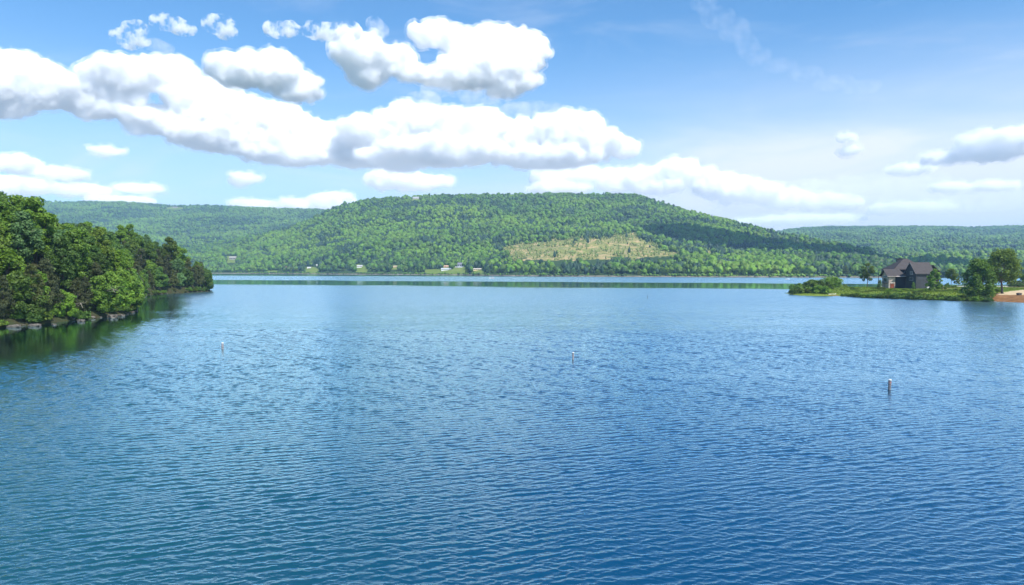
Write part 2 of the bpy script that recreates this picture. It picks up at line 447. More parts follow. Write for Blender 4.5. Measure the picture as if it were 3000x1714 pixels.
def shrub_data(seed, H=2.2, cr=1.7, nl=22, per=110, leaf=.17):
    g = random.Random(seed); lobes = []
    for k in range(nl):
        a = g.uniform(0, 2*math.pi); r = cr*math.sqrt(g.random())*.85
        z = H*g.uniform(.15, .8)*(1-.45*(r/cr)**2)
        lobes.append((r*math.cos(a), r*math.sin(a), z, H*.24*g.uniform(.7, 1.3)))
    crown = leaves_mesh('foliage', lobes, per, leaf, seed)
    st = []
    for k in range(7):
        a = g.uniform(0, 6.3); st.append(tube([(0, 0, -.3), (math.cos(a)*cr*.25, math.sin(a)*cr*.25, H*.35), (math.cos(a)*cr*.55, math.sin(a)*cr*.55, H*.7)], [.05, .035, .012], 4))
    v, f = join_parts(st)
    return crown, mesh_from('stem', v, f, M['bark'], True)
def put_plant(name, data, loc, mat, label, cat='tree', group=None, scale=1.0, rz=None, sxy=None, part_names=('crown', 'trunk'), bark=None):
    o = empty(name, loc, random.uniform(0, 6.28) if rz is None else rz)
    sxy = sxy or scale
    o.scale = (sxy, sxy, scale)
    tag(o, label, cat, group)
    c = mobj(part_names[0], data[0], o); t = mobj(part_names[1], data[1], o)
    if not data[0].materials: data[0].materials.append(None)
    c.material_slots[0].link = 'OBJECT'; c.material_slots[0].material = M[mat]
    if bark:
        t.material_slots[0].link = 'OBJECT'; t.material_slots[0].material = M[bark]
    return o

BROAD = [broad_tree_data(11), broad_tree_data(12, 15, 4.0, .2, 56), broad_tree_data(13, 13, 4.9, .18, 60), broad_tree_data(14, 12, 3.8, .12, 46),
         broad_tree_data(15, 14, 4.6, .15, 58, 150, .34)]
LOWT = [broad_tree_data(21, 8.5, 3.8, .04, 46, 170, .27, tr=.16), broad_tree_data(22, 7.5, 3.4, .03, 40, 170, .27, tr=.15)]
CEDAR = [cedar_data(31), cedar_data(32, 11, 3.0), cedar_data(33, 9.5, 2.3)]
SHRUB = [shrub_data(41), shrub_data(42, 2.6, 1.6), shrub_data(43, 1.6, 1.9)]

# ---------------------------------------------------------------- terrain helpers
def interp(tab, x): 
    a = np.array(tab, float); return np.interp(x, a[:, 0], a[:, 1])
def vnoise(X, Y, scale, seed=0, octs=3):
    X = np.asarray(X, float).ravel(); Y = np.asarray(Y, float).ravel()
    out = np.empty(len(X))
    for i in range(len(X)):
        out[i] = mnoise.fractal(Vector((X[i]/scale+seed*17.3, Y[i]/scale-seed*9.1, seed)), 1.0, 2.0, octs)
    return out
def in_poly(px, py, poly):
    px = np.asarray(px); py = np.asarray(py); ins = np.zeros(px.shape, bool)
    n = len(poly); j = n-1
    for i in range(n):
        xi, yi = poly[i]; xj, yj = poly[j]
        c = ((yi > py) != (yj > py)) & (px < (xj-xi)*(py-yi)/((yj-yi) or 1e-9)+xi)
        ins ^= c; j = i
    return ins
def poly_dist(X, Y, pts):
    """distance to an open polyline"""
    d = np.full(X.shape, 1e9)
    for (x0, y0), (x1, y1) in zip(pts[:-1], pts[1:]):
        dx, dy = x1-x0, y1-y0; L2 = dx*dx+dy*dy
        t = np.clip(((X-x0)*dx+(Y-y0)*dy)/L2, 0, 1)
        d = np.minimum(d, np.hypot(X-x0-t*dx, Y-y0-t*dy))
    return d
def set_zone(me, R_, G_, B_):
    a = me.color_attributes.new('zone', 'FLOAT_COLOR', 'POINT')
    d = np.stack([R_, G_, B_, np.ones_like(R_)], 1).astype(np.float32).ravel()
    a.data.foreach_set('color', d)
def grid_faces(nr, nc):
    i = np.arange(nr-1)[:, None]*nc+np.arange(nc-1)[None, :]
    return np.stack([i, i+1, i+1+nc, i+nc], -1).reshape(-1, 4)

def ground_mat(name, base, zones, nscale=.05, bump=.3):
    m, t, b = new_mat(name)
    geo = N(t, 'ShaderNodeNewGeometry'); at = N(t, 'ShaderNodeAttribute', attribute_name='zone')
    sep = N(t, 'ShaderNodeSeparateColor'); t.links.new(at.outputs['Color'], sep.inputs[0])
    f = noise_n(t, geo.outputs['Position'], nscale, 8, .65)
    col = ramp(t, f, [(.3, base[0]), (.7, base[1])])
    f3 = noise_n(t, geo.outputs['Position'], nscale*1.7, 8, .72)
    for ch, st in zip(('Red', 'Green', 'Blue'), zones):
        if st is None: continue
        zc = ramp(t, f3, st)
        edge = mathn(t, 'ADD', sep.outputs[ch], mathn(t, 'MULTIPLY_ADD', f3, .6, -.3))
        col = mixc(t, smap(t, edge, .35, .6), col, zc)
    t.links.new(col, b.inputs['Base Color']); b.inputs['Roughness'].default_value = .95
    b.inputs['Specular IOR Level'].default_value = .1
    bn = N(t, 'ShaderNodeBump'); bn.inputs['Distance'].default_value = bump
    t.links.new(f3, bn.inputs['Height']); t.links.new(bn.outputs[0], b.inputs['Normal'])
    return m

# ---------------------------------------------------------------- distant hills
def JIT(X, Y, sd): return vnoise(X, Y, 34, 50+sd, 3)*1.6
class Hill:
    def __init__(s, name, sky, shore, Yr, Ys, a, us, rows, treeh, seed, back=.35):
        s.sky, s.shore, s.Yr, s.Ys, s.a, s.treeh, s.seed = sky, shore, Yr, Ys, a, treeh, seed
        s.us = us; s.name = name; s.rows = rows; s.back = back
    def yr(s, u): return interp(s.Yr, u)
    def ys(s, u):
        if s.Ys is not None: return interp(s.Ys, u)
        return 22000/(interp(s.shore, u)-787)
    def z(s, u, t, detail=True):
        Yr, Ys = s.yr(u), s.ys(u); Y = Ys+(Yr-Ys)*t
        p0 = interp(s.shore, u); p1 = interp(s.sky, u)+s.treeh*2000/Yr
        tt = np.clip(t, 0, 1)
        py = p0+(p1-p0)*tt**s.a
        z = 11+(787-py)/2000*Y
        zr = 11+(787-p1)/2000*Yr
        over = np.clip(t-1, 0, 10)
        z = np.where(t > 1, zr*(1-over*1.2)-over*20, z)
        return z, Y
    def build(s, mat, zones):
        u = np.linspace(*s.us); t = np.linspace(0, 1+s.back, s.rows)
        U, T = np.meshgrid(u, t); U = U.ravel(); T = T.ravel()
        Z, Y = s.z(U, T); X = (U-1500)/2000*Y
        nz = vnoise(X, Y, 260, s.seed, 4)*14*np.clip(T*6, 0, 1)*np.clip((1.05-T)*4, .15, 1)
        Z = Z+nz*(s.yr(U)/2500)
        s.U, s.T = u, t; s.Z2 = Z.reshape(len(t), len(u))
        # a lip under the water at the shore
        Z = np.where(T == 0, -2.0, Z)
        me = mesh_from(s.name, np.stack([X, Y, Z], 1), grid_faces(len(t), len(u)), mat, True)
        px, py = U, 787-(Z-11)/Y*2000
        zr = [np.zeros(len(U)) for _ in range(3)]
        for i, polys in enumerate(zones):
            if not polys: continue
            jx, jy = (26*JIT(X, Y, 1), 9*JIT(X, Y, 2)) if i == 0 else (4*JIT(X, Y, 1), 1.2*JIT(X, Y, 2))
            for pl in polys: zr[i] = np.maximum(zr[i], in_poly(px+jx, py+jy, pl).astype(float))
        set_zone(me, *zr)
        o = mobj(s.name, me); tag(o, kind='structure'); return o
    def sample(s, u, t):
        fu = (np.asarray(u)-s.U[0])/(s.U[-1]-s.U[0])*(len(s.U)-1); ft = (np.asarray(t)-s.T[0])/(s.T[-1]-s.T[0])*(len(s.T)-1)
        i = np.clip(fu.astype(int), 0, len(s.U)-2); j = np.clip(ft.astype(int), 0, len(s.T)-2)
        a = fu-i; b = ft-j; Zg = s.Z2
        return Zg[j, i]*(1-a)*(1-b)+Zg[j, i+1]*a*(1-b)+Zg[j+1, i]*(1-a)*b+Zg[j+1, i+1]*a*b
    def scatter(s, spacing, tmax=1.08, umin=None, umax=None):
        u0 = s.us[0] if umin is None else umin; u1 = s.us[1] if umax is None else umax
        n = int(4e6)
        g = np.random.default_rng(s.seed)
        # candidate by area weight
        uu = np.linspace(u0, u1, 200); area = np.trapezoid((s.yr(uu)-s.ys(uu))*tmax*(s.ys(uu)+s.yr(uu))/2/2000, uu) if hasattr(np, 'trapezoid') else np.trapz((s.yr(uu)-s.ys(uu))*tmax*(s.ys(uu)+s.yr(uu))/2/2000, uu)
        want = int(area/spacing**2)
        U, T = [], []
        got = 0
        while got < want:
            u = g.uniform(u0, u1, 60000); t = g.uniform(0, tmax, 60000)
            w = (s.yr(u)-s.ys(u))*(s.ys(u)+(s.yr(u)-s.ys(u))*t)
            k = g.random(60000) < w/w.max()
            U.append(u[k]); T.append(t[k]); got += k.sum()
        U = np.concatenate(U)[:want]; T = np.concatenate(T)[:want]
        Z = s.sample(U, T); Y = s.ys(U)+(s.yr(U)-s.ys(U))*T; X = (U-1500)/2000*Y
        return U, T, X, Y, Z
    def at(s, px, py):
        """terrain point at a photo pixel (first hit)"""
        t = np.linspace(0.0, 1.0, 400); u = np.full(400, float(px))
        Z = s.sample(u, t); Y = s.ys(u)+(s.yr(u)-s.ys(u))*t
        p = 787-(Z-11)/Y*2000
        k = np.argmax(p <= py)
        if k == 0: k = 2
        return Vector(((px-1500)/2000*Y[k], Y[k], Z[k]))

SHORE = [(-400, 799), (560, 801), (700, 801.5), (1000, 803.5), (1200, 805), (1350, 806), (1500, 808.5), (1700, 810), (2000, 811.5), (2400, 812.5), (2700, 813.5), (3400, 815)]
MAIN = Hill('main_hill', [(-400, 790), (200, 770), (400, 752), (540, 726), (640, 706), (740, 686), (840, 662), (900, 640), (960, 612), (1010, 592), (1100, 577), (1200, 570), (1300, 567), (1500, 566), (1700, 565), (1830, 563), (1870, 568), (1910, 580), (2000, 608), (2100, 633), (2250, 668), (2400, 698), (2500, 716), (2580, 738), (2640, 757), (2700, 778), (2760, 800), (3400, 812)],
            SHORE, [(-400, 1900), (900, 2250), (1800, 2250), (2100, 1900), (2400, 1500), (2600, 1200), (2700, 1050), (3400, 900)], None, .80, (-300, 2740, 620), 150, 10.5, 3)
LEFT = Hill('left_ridge', [(-600, 596), (0, 590), (150, 588), (300, 588), (420, 592), (520, 600), (600, 598), (700, 603), (800, 608), (900, 611), (1000, 614), (1200, 640), (1500, 700)],
            [(-600, 792), (2000, 792)], [(-600, 3900), (2000, 3900)], [(-600, 1750), (0, 1850), (2000, 2500)], .75, (-400, 1250, 220), 70, 10.5, 5)
RIGHT = Hill('right_ridge', [(2000, 730), (2200, 692), (2290, 673), (2350, 667), (2450, 662), (2550, 660), (2700, 661), (2850, 663), (2950, 660), (3100, 662), (3600, 690)],
            SHORE, [(2000, 4200), (3600, 4200)], [(2000, 1500), (2500, 1200), (2720, 950), (3600, 900)], .62, (2100, 3500, 200), 90, 10.5, 6)
CLEARING = [(1462, 738), (1478, 722), (1540, 712), (1640, 702), (1720, 698), (1800, 690), (1860, 684), (1880, 690), (1890, 705), (1930, 720), (1965, 733), (1990, 745), (2000, 752), (1960, 756), (1880, 755), (1800, 758), (1700, 762), (1600, 764), (1500, 760), (1470, 750)]
CLEAR2 = [(2045, 740), (2060, 728), (2090, 730), (2085, 745), (2050, 748)]
LAWNS = [[(1240, 790), (1300, 789), (1370, 789), (1372, 804), (1250, 803)], [(1325, 781), (1362, 781), (1366, 790), (1325, 792)], [(1383, 790), (1410, 789), (1422, 798), (1420, 805), (1388, 804)],
         [(664, 750), (697, 750), (694, 770), (664, 770)], [(1040, 776), (1064, 776), (1080, 784), (1078, 797), (1042, 797)], [(783, 793), (816, 793), (816, 799), (783, 799)], [(893, 783), (912, 780), (936, 790), (938, 801), (893, 801)],
         [(1205, 584), (1232, 582), (1232, 588), (1205, 589)], [(1148, 777), (1168, 777), (1168, 791), (1148, 791)], [(1296, 777), (1318, 777), (1318, 786), (1296, 786)]]
LCLR = [[(486, 609), (500, 606), (540, 608), (545, 613), (500, 614)]]
g_hill = ground_mat('hill_ground', ((.02, .045, .012), (.05, .085, .02)),
    ([(.3, (.46, .33, .20)), (.42, (.38, .28, .14)), (.49, (.22, .22, .06)), (.56, (.12, .16, .04)), (.62, (.36, .27, .15))],
     [(.3, (.09, .15, .02)), (.7, (.18, .22, .05))], None), .03, .5)
MAIN.build(g_hill, [[CLEARING, CLEAR2], LAWNS, []])
LEFT.build(g_hill, [[], LCLR, []])
RIGHT.build(g_hill, [[], [], []])

# crown shapes used by the far woods (never in view themselves: they live only as the woods' members)
def far_crown(seed, r=5.0, h=12.0, cone=False, thin=False):
    v, f = ico(3 if not cone else 2)
    v = v.copy(); out = []
    for p in v:
        q = Vector(p)
        n = 1+.42*mnoise.fractal(q*1.9+Vector((seed, 0, 0)), 1.0, 2.1, 3)+.22*mnoise.noise(q*5.2+Vector((0, seed, 0)))
        z = p[2]
        if cone:
            k = (1-z)*.5; k = .12+.88*k**.8
            out.append((p[0]*r*k*n*1.25, p[1]*r*k*n*1.25, h*.52+z*h*.5))
        else:
            k = 1.0 if z > 0 else 1-.35*z*z
            out.append((p[0]*r*k*n, p[1]*r*k*n, h*.55+z*h*.46*n))
    me = mesh_from('crown', out, f, None, False)
    return me
col_b = bpy.data.collections.new('woods_members')
names = []
for i, (r, h, c, mt) in enumerate([(4.6, 12, 0, 'far_leaf'), (5.2, 11.5, 0, 'far_leaf'), (4.0, 13, 0, 'far_leaf'), (5.6, 12.5, 0, 'far_leaf'), (3.2, 14, 1, 'far_pine'), (3.6, 12, 0, 'far_pine'), (1.2, 7, 0, 'far_sapling'), (1.6, 4.5, 0, 'far_sapling')]):
    me = far_crown(i*3.7+1, r, h, bool(c)); me.materials.append(M[mt])
    ob = bpy.data.objects.new('wood_%s' % 'abcdefgh'[i], me); col_b.objects.link(ob)
def woods(name, X, Y, Z, S, I, rotseed, parent=None):
    n = len(X); g = np.random.default_rng(rotseed)
    me = bpy.data.meshes.new(name); me.vertices.add(n)
    me.vertices.foreach_set('co', np.stack([X, Y, Z], 1).astype(np.float32).ravel())
    for nm, ty, arr in (('scl', 'FLOAT_VECTOR', np.stack([S*(.85+.35*g.random(n)), S*(.85+.35*g.random(n)), S*(.8+.4*g.random(n))], 1)),
                        ('rot', 'FLOAT_VECTOR', np.stack([g.normal(0, .06, n), g.normal(0, .06, n), g.uniform(0, 6.28, n)], 1))):
        a = me.attributes.new(nm, ty, 'POINT'); a.data.foreach_set('vector', arr.astype(np.float32).ravel())
    a = me.attributes.new('pick', 'INT', 'POINT'); a.data.foreach_set('value', I.astype(np.int32))
    o = mobj(name, me)
    ng = bpy.data.node_groups.new('plant_woods', 'GeometryNodeTree')
    ng.interface.new_socket('Geometry', in_out='INPUT', socket_type='NodeSocketGeometry')
    ng.interface.new_socket('Geometry', in_out='OUTPUT', socket_type='NodeSocketGeometry')
    gi = ng.nodes.new('NodeGroupInput'); go = ng.nodes.new('NodeGroupOutput')
    ip = ng.nodes.new('GeometryNodeInstanceOnPoints'); ci = ng.nodes.new('GeometryNodeCollectionInfo')
    ci.inputs['Collection'].default_value = col_b; ci.inputs['Separate Children'].default_value = True; ci.inputs['Reset Children'].default_value = True
    def attr(nm, ty):
        q = ng.nodes.new('GeometryNodeInputNamedAttribute'); q.data_type = ty; q.inputs[0].default_value = nm
        return q.outputs[0]
    ng.links.new(gi.outputs[0], ip.inputs['Points']); ng.links.new(ci.outputs[0], ip.inputs['Instance'])
    ip.inputs['Pick Instance'].default_value = True
    ng.links.new(attr('pick', 'INT'), ip.inputs['Instance Index'])
    ng.links.new(attr('scl', 'FLOAT_VECTOR'), ip.inputs['Scale'])
    e2r = ng.nodes.new('FunctionNodeEulerToRotation'); ng.links.new(attr('rot', 'FLOAT_VECTOR'), e2r.inputs[0])
    ng.links.new(e2r.outputs[0], ip.inputs['Rotation'])
    ng.links.new(ip.outputs[0], go.inputs[0])
    mod = o.modifiers.new('woods', 'NODES'); mod.node_group = ng
    tag(o, kind='stuff'); return o
def pick(X, Y, seed, pine=.25):
    """species stands: patches of pine among broadleaf"""
    g = np.random.default_rng(seed)
    nz = .6*vnoise(X*.45, Y*1.25, 150, seed, 3)+.6*vnoise(X, Y, 60, seed+5, 2)
    I = g.integers(0, 4, len(X))
    pn = (nz+g.normal(0, .18, len(X))) > (.42-pine)
    I[pn] = 4+g.integers(0, 2, pn.sum())
    return I
def hill_woods(H, name, label, spacing, clears, base, seed, umin=None, umax=None, tmax=1.06, smul=1.0, pine=.12):
    U, T, X, Y, Z = H.scatter(spacing, tmax, umin, umax)
    py0 = 787-(Z-11)/Y*2000; top = py0-11*2000/Y
    keep = np.ones(len(U), bool)
    jx, jy = 26*JIT(X, Y, 1), 9*JIT(X, Y, 2)
    for pl in clears:
        q = 1 if pl in (CLEARING, CLEAR2) else 0
        for yy in (py0, top, (py0+top)/2): keep &= ~in_poly(U+q*jx, yy+q*jy, pl)
    keep &= (Y-H.ys(U)) > 16
    sel = lambda a: a[keep]
    U, X, Y, Z = sel(U), sel(X), sel(Y), sel(Z)
    g = np.random.default_rng(seed)
    S = (.36+.66*g.random(len(U))**1.8)*smul
    o = woods(name, X, Y, Z-.8, S, pick(X, Y, seed, pine), seed)
    o['label'] = label; return o
hill_woods(MAIN, 'forest', 'dense green wood covering the broad flat topped hill', 6.3, [CLEARING, CLEAR2]+LAWNS, 0, 101, 380, 2740, pine=.24)
hill_woods(LEFT, 'forest', 'bluish green wood over the long low ridge behind the left bank', 8.8, LCLR, 0, 102, 60, 1080, pine=.1, smul=1.1)
hill_woods(RIGHT, 'forest', 'hazy blue green wood on the far ridge behind the dark house', 9.5, [], 0, 103, 2180, 3150, smul=1.15, pine=.1)
# sparse saplings left standing in the cut area
U, T, X, Y, Z = MAIN.scatter(5.2, .8, 1440, 2110)
py0 = 787-(Z-11)/Y*2000
jx, jy = 26*JIT(X, Y, 1), 9*JIT(X, Y, 2); k = in_poly(U+jx, py0+jy, CLEARING) | in_poly(U+jx, py0+jy, CLEAR2)
g = np.random.default_rng(9); k &= (g.random(len(U)) < .75) & (vnoise(X, Y, 30, 31, 3) > -.12)
X, Y, Z = X[k], Y[k], Z[k]
o = woods('saplings', X, Y, Z-.3, .25+.75*g.random(len(X))**2, np.where(g.random(len(X)) < .99, 6+g.integers(0, 2, len(X)), 4), 10)
o['label'] = 'thin pale saplings left standing in the tan logged clearing'

# far shore: stony bank with scrub on it
sm = simple_mat('bank_stone', (.17, .145, .11), .95, .6, .12, bump=.3)
us = np.linspace(-300, 2745, 1200)
V = []
for u in us:
    y = float(MAIN.ys(u)); x = (u-1500)/2000*y
    w = mnoise.noise(Vector((u*.05, 0, 0)))*1.2
    V += [(x, y-3.5+w, -.5), (x, y-1.2+w*.7, 1.0+.35*mnoise.noise(Vector((u*.11, 3, 0)))), (x, y+6, 1.3), (x, y+14, 1.0)]
F = []
for i in range(len(us)-1):
    for j in range(3):
        a = i*4+j; F.append((a, a+4, a+5, a+1))
tag(mobj('shore_bank', mesh_from('shore_bank', V, F, sm)), kind='structure')
g = np.random.default_rng(77)
n = 3200; u = g.uniform(540, 2740, n); y = MAIN.ys(u)+g.uniform(-2, 11, n); x = (u-1500)/2000*y
dens = vnoise(u, u*0, 60, 4, 3)
k = (dens+g.normal(0, .25, n) > -.12) & ~((u > 1390) & (u < 1418) & (g.random(n) < .6))
I = g.choice([0, 1, 3, 5, 7], n)
o = woods('shore_scrub', x[k], y[k], np.full(k.sum(), .5), .12+.22*g.random(k.sum())**1.5, I[k], 78)
o['label'] = 'low scrub along the stony foot of the hill at the waterline'
# shoreline trees at the foot of the hill, one by one
midb = [broad_tree_data(61, 12, 4.6, .06, 30, 70, .6), broad_tree_data(62, 13, 4.0, .05, 30, 70, .6), broad_tree_data(63, 10, 5, .04, 30, 70, .6)]
midc = [cedar_data(64, 12, 2.6, 30, 60, .45)]
def far_place(u):
    for lim, w in ((700, 'just past the headland tip'), (890, 'left of the tiny pale shed'), (1040, 'between the tiny shed and the cream house'), (1150, 'between the cream house and the peach cabin'), (1250, 'left of the long lawn'), (1440, 'by the lawns of the white house'), (1700, 'below the left half of the logged clearing'), (2000, 'below the right half of the logged clearing'), (2300, 'below the right slope of the hill'), (9999, 'behind the tip of the low point')):
        if u < lim: return w
rs = random.Random(5)
u = 566.0; tn = 0
while u < 2560:
    lawn = (1246 < u < 1366) or (1384 < u < 1424) or (783 < u < 816) or (893 < u < 936) or (1038 < u < 1080) or (1146 < u < 1170)
    if not lawn:
        y = float(MAIN.ys(u))+rs.uniform(14, 34); x = (u-1500)/2000*y
        t_ = (y-MAIN.ys(u))/(MAIN.yr(u)-MAIN.ys(u)); z = float(MAIN.sample(np.array([u]), np.array([t_]))[0])
        bright = u < 900 and rs.random() < .5 or rs.random() < .2
        ced = rs.random() < .15
        put_plant('shoreline_tree', midc[0] if ced else rs.choice(midb), (x, y, max(1.0, z-.4)),
                  'leaf_dark' if ced else ('leaf_yellow' if bright else rs.choice(['leaf_green', 'leaf_green', 'leaf_blue', 'leaf_bright'])),
                  ('dark narrow conifer' if ced else ('yellow green round tree' if bright else 'green round tree'))+' on the far waterline '+far_place(u),
                  'tree', 'line of trees along the far waterline', rs.uniform(.55, 1.05), sxy=rs.uniform(.7, 1.15))
        tn += 1
    u += rs.uniform(10, 24)*(1.0 if not lawn else .3)
# ---------------------------------------------------------------- wooded left bank
LB = [(-88, 20), (-94, 90), (-95, 127), (-93.5, 135), (-92.5, 149), (-91, 161), (-97, 176), (-110, 200), (-121, 220), (-135, 250), (-148, 275), (-153, 284), (-151, 296), (-147.5, 314), (-146.5, 328), (-149, 338), (-156, 346), (-172, 356), (-200, 364), (-300, 372)]
xs = np.arange(-330, -80, 2.0); ys = np.arange(10, 380, 2.0)
XX, YY = np.meshgrid(xs, ys); X = XX.ravel(); Y = YY.ravel()
polyL = LB+[(-340, 372), (-340, 20)]
def lb_height(X, Y):
    d = poly_dist(X, Y, LB); ins = in_poly(X, Y, polyL)
    h = 1.2+19.5*(1-np.exp(-np.maximum(d-1, 0)/23))+np.clip((Y-225)/40, 0, 1)*1.5
    h = np.where(d < 1.5, .9*d, h)
    n_ = vnoise(X, Y, 22, 2, 3)
    return np.where(ins, h+n_*1.3*np.clip(d/6, 0, 1), -np.minimum(d*.9, 4)), np.where(ins, d, -d)
Z, D = lb_height(X, Y)
gl = ground_mat('wood_floor', ((.045, .038, .022), (.035, .05, .015)), (None, None, None), .3, .2)
me = mesh_from('left_bank', np.stack([X, Y, Z], 1), grid_faces(len(ys), len(xs)), gl, True)
set_zone(me, *[np.zeros(len(X))]*3)
tag(mobj('left_bank', me), kind='structure')
def lbz(x, y):
    z, d = lb_height(np.array([x]), np.array([y])); return float(z[0]), float(d[0])

# rocks at the waterline
rock_m = simple_mat('shore_rock', (.105, .092, .078), .9, .65, .9, bump=.2)
def rock_mesh(seed, sx, sy, sz):
    v, f = ico(3); out = []
    rr = random.Random(seed); off = Vector((seed*3.1, 0, 0))
    for p in v:
        q = Vector(p)
        c = Vector((max(-.72, min(.72, q.x)), max(-.72, min(.72, q.y)), max(-.7, min(.62, q.z))))
        c *= 1+.30*mnoise.fractal(q*1.9+off, .8, 2, 4)
        st = .05*math.sin(c.z*16+seed)
        out.append(((c.x*(1+st))*sx, (c.y*(1+st))*sy, c.z*sz))
    return mesh_from('rock', out, f, rock_m, False)
ROCKS = [rock_mesh(i, 1, .8, .62) for i in range(5)]
rs = random.Random(3)
def put_rock(x, y, s, label, group=None, z=None, sh=(1, 1, 1), me=None):
    o = mobj('rock', me or rs.choice(ROCKS)); o.location = (x, y, .18*s if z is None else z); o.rotation_euler = (rs.uniform(-.1, .1), rs.uniform(-.1, .1), rs.uniform(0, 6.3))
    o.scale = (s*sh[0], s*sh[1], s*sh[2]); return tag(o, label, 'rock', group)
hero_rocks = [((10, 956), 1.5, 'pale squarish rock at the waterline touching the left edge'), ((42, 958), 2.0, 'wide cracked rock under the leafy low tree at the left edge'),
              ((103, 955), 1.9, 'flat topped sunlit rock jutting out under the low trees of the left bank'), ((158, 951), 1.0, 'small low slab between the brown cedar and the water'),
              ((238, 941), 1.7, 'thin pale slab lying flat in the water under the fallen branches'), ((262, 932), 2.2, 'broad grey ledge behind the thin pale slab'),
              ((212, 937), 2.1, 'dark grey block left of the thin pale slab'), ((330, 930), 2.7, 'long grey ledge at the corner where the bank turns away'),
              ((355, 925), 1.6, 'end stone of the grey ledge at the corner of the bank')]
for (px, py), s, lab in hero_rocks:
    p = G(px, py, .1); put_rock(p.x-.3, p.y+.4, s*.52, lab, sh=(1.35, .9, .75))
# weathered outcrop in the cove
oc = rock_mesh(17, 4.2, 3.6, 5.2); p = G(402, 868, 0)
o = mobj('outcrop', oc); o.location = (p.x-1.5, p.y+2.5, 2.4); tag(o, 'tall pale weathered rock outcrop standing in the cove of the left bank', 'rock outcrop')
for i, (x0, y0) in enumerate(LB[:-4]):
    x1, y1 = LB[i+1]
    L = math.hypot(x1-x0, y1-y0); k = int(L/3.4)
    for j in range(k):
        t = (j+rs.random())/k; x = x0+(x1-x0)*t; y = y0+(y1-y0)*t
        if x > -.8*y+0 or True:
            if y < 100: continue
            put_rock(x-.4+rs.uniform(-.5, .4), y, rs.uniform(.3, .75), 'weathered grey rock in the broken row along the foot of the left bank', 'rocks along the foot of the left bank', sh=(1.2, 1, .8))

# hero trees of the left bank: (px, py of crown centre-ish base point solved on ground), x, y, kind, material, scale, label
placed = []
def bank_place(x, y):
    px = 1500+2000*x/y
    for lim, w in ((90, 'near the left edge'), (190, 'by the tall waterline cedar'), (270, 'by the sprawling olive cedar'), (345, 'by the long grey ledge'), (405, 'at the bank corner'), (455, 'by the pale rock outcrop'), (520, 'on the headland beyond the outcrop'), (9999, 'at the headland tip')):
        if px < lim: return w
def bank_rank(d): return 'low down' if d < 12 else ('halfway up' if d < 26 else ('high on the slope' if d < 42 else 'along the wooded crest'))
def lb_tree(px, Yd, data, mat, scale, label, sxy=None, group=None, dz=0, bark=None):
    x = (px-1500)/2000*Yd; z, d = lbz(x, Yd)
    placed.append((x, Yd, (sxy or scale)*3.2))
    cat = 'tree'
    nm = 'cedar_tree' if data in CEDAR else 'broadleaf_tree'
    return put_plant(nm, data, (x, Yd, max(z, .6)-.2+dz), mat, label, cat, group, scale, sxy=sxy, bark=bark)
H_ = [
 (20, 136, LOWT[0], 'leaf_bright', 1.10, 'bright green low tree at the left edge just above the shore rocks'),
 (80, 137, LOWT[1], 'leaf_green', 1.15, 'leafy low tree leaning over the cracked rock near the left edge'),
 (135, 140, CEDAR[1], 'cedar_brown', 1.02, 'tall brown green cedar standing at the waterline of the left bank'),
 (182, 143, LOWT[1], 'leaf_bright', .78, 'slim bright green tree right of the brown waterline cedar'),
 (225, 148, CEDAR[2], 'cedar', .80, 'sprawling olive cedar with bare branches over the thin pale slab'),
 (285, 154, LOWT[0], 'leaf_green', .92, 'green rounded tree between the sprawling cedar and the bank corner'),
 (322, 160, LOWT[1], 'leaf_green', 1.05, 'low tree overhanging the grey ledge at the bank corner'),
 (362, 169, LOWT[0], 'leaf_green', 1.08, 'rounded green tree bulging over the water at the bank corner'),
 (60, 149, BROAD[0], 'leaf_blue', .98, 'large blue green oak with layered boughs above the left edge shore trees'),
 (-5, 148, BROAD[2], 'leaf_green', 1.15, 'big green crown cut off by the left edge of the picture'),
 (195, 160, BROAD[3], 'leaf_blue', 1.0, 'blue green tree with pale twisted limbs above the sprawling cedar'),
 (118, 172, CEDAR[1], 'cedar_brown', 1.25, 'dull brown cedar crown between the two big green crowns up the slope'),
 (212, 178, BROAD[2], 'leaf_green', 1.02, 'big rounded green crown in the middle of the wooded slope'),
 (290, 186, BROAD[1], 'leaf_olive', 1.0, 'tall yellowish green tree behind the bank corner'),
 (60, 178, BROAD[4], 'leaf_green', 1.12, 'large green crown high on the slope near the left edge'),
 (345, 196, BROAD[0], 'leaf_bright', .86, 'light green tree above the overhanging corner trees'),
 (312, 226, BROAD[2], 'leaf_dark', 1.22, 'dark green round crown standing out against the hazy ridge'),
 (412, 262, BROAD[3], 'leaf_dark', .92, 'small dark crown on the skyline right of the large dark one'),
 (500, 322, BROAD[1], 'leaf_olive', 1.03, 'tall olive green tree at the end of the left headland'),
 (602, 331, LOWT[0], 'leaf_dark', 1.15, 'dark low tree overhanging the water at the very tip of the headland'),
 (580, 333, BROAD[3], 'leaf_green', .82, 'green tree just behind the tip of the headland'),
 (552, 322, CEDAR[0], 'cedar', .85, 'narrow cedar at the waterline near the headland tip'),
 (520, 316, LOWT[1], 'leaf_blue', 1.2, 'blue green low tree left of the narrow cedar on the headland'),
 (492, 310, CEDAR[1], 'cedar_brown', .92, 'brown cedar at the waterline in the middle of the headland'),
 (468, 300, CEDAR[0], 'cedar', .95, 'olive cedar second from the outcrop along the headland'),
 (440, 295, LOWT[0], 'leaf_bright', 1.1, 'bright green low tree right of the pale outcrop'),
 (415, 294, CEDAR[1], 'cedar_brown', 1.15, 'brown cedar rising right behind the pale outcrop'),
 (5, 196, BROAD[4], 'leaf_dark', 1.18, 'bare topped tall tree on the skyline at the left edge'),
]
for px, Yd, data, mat, s, lab in H_: lb_tree(px, Yd, data, mat, s, lab)
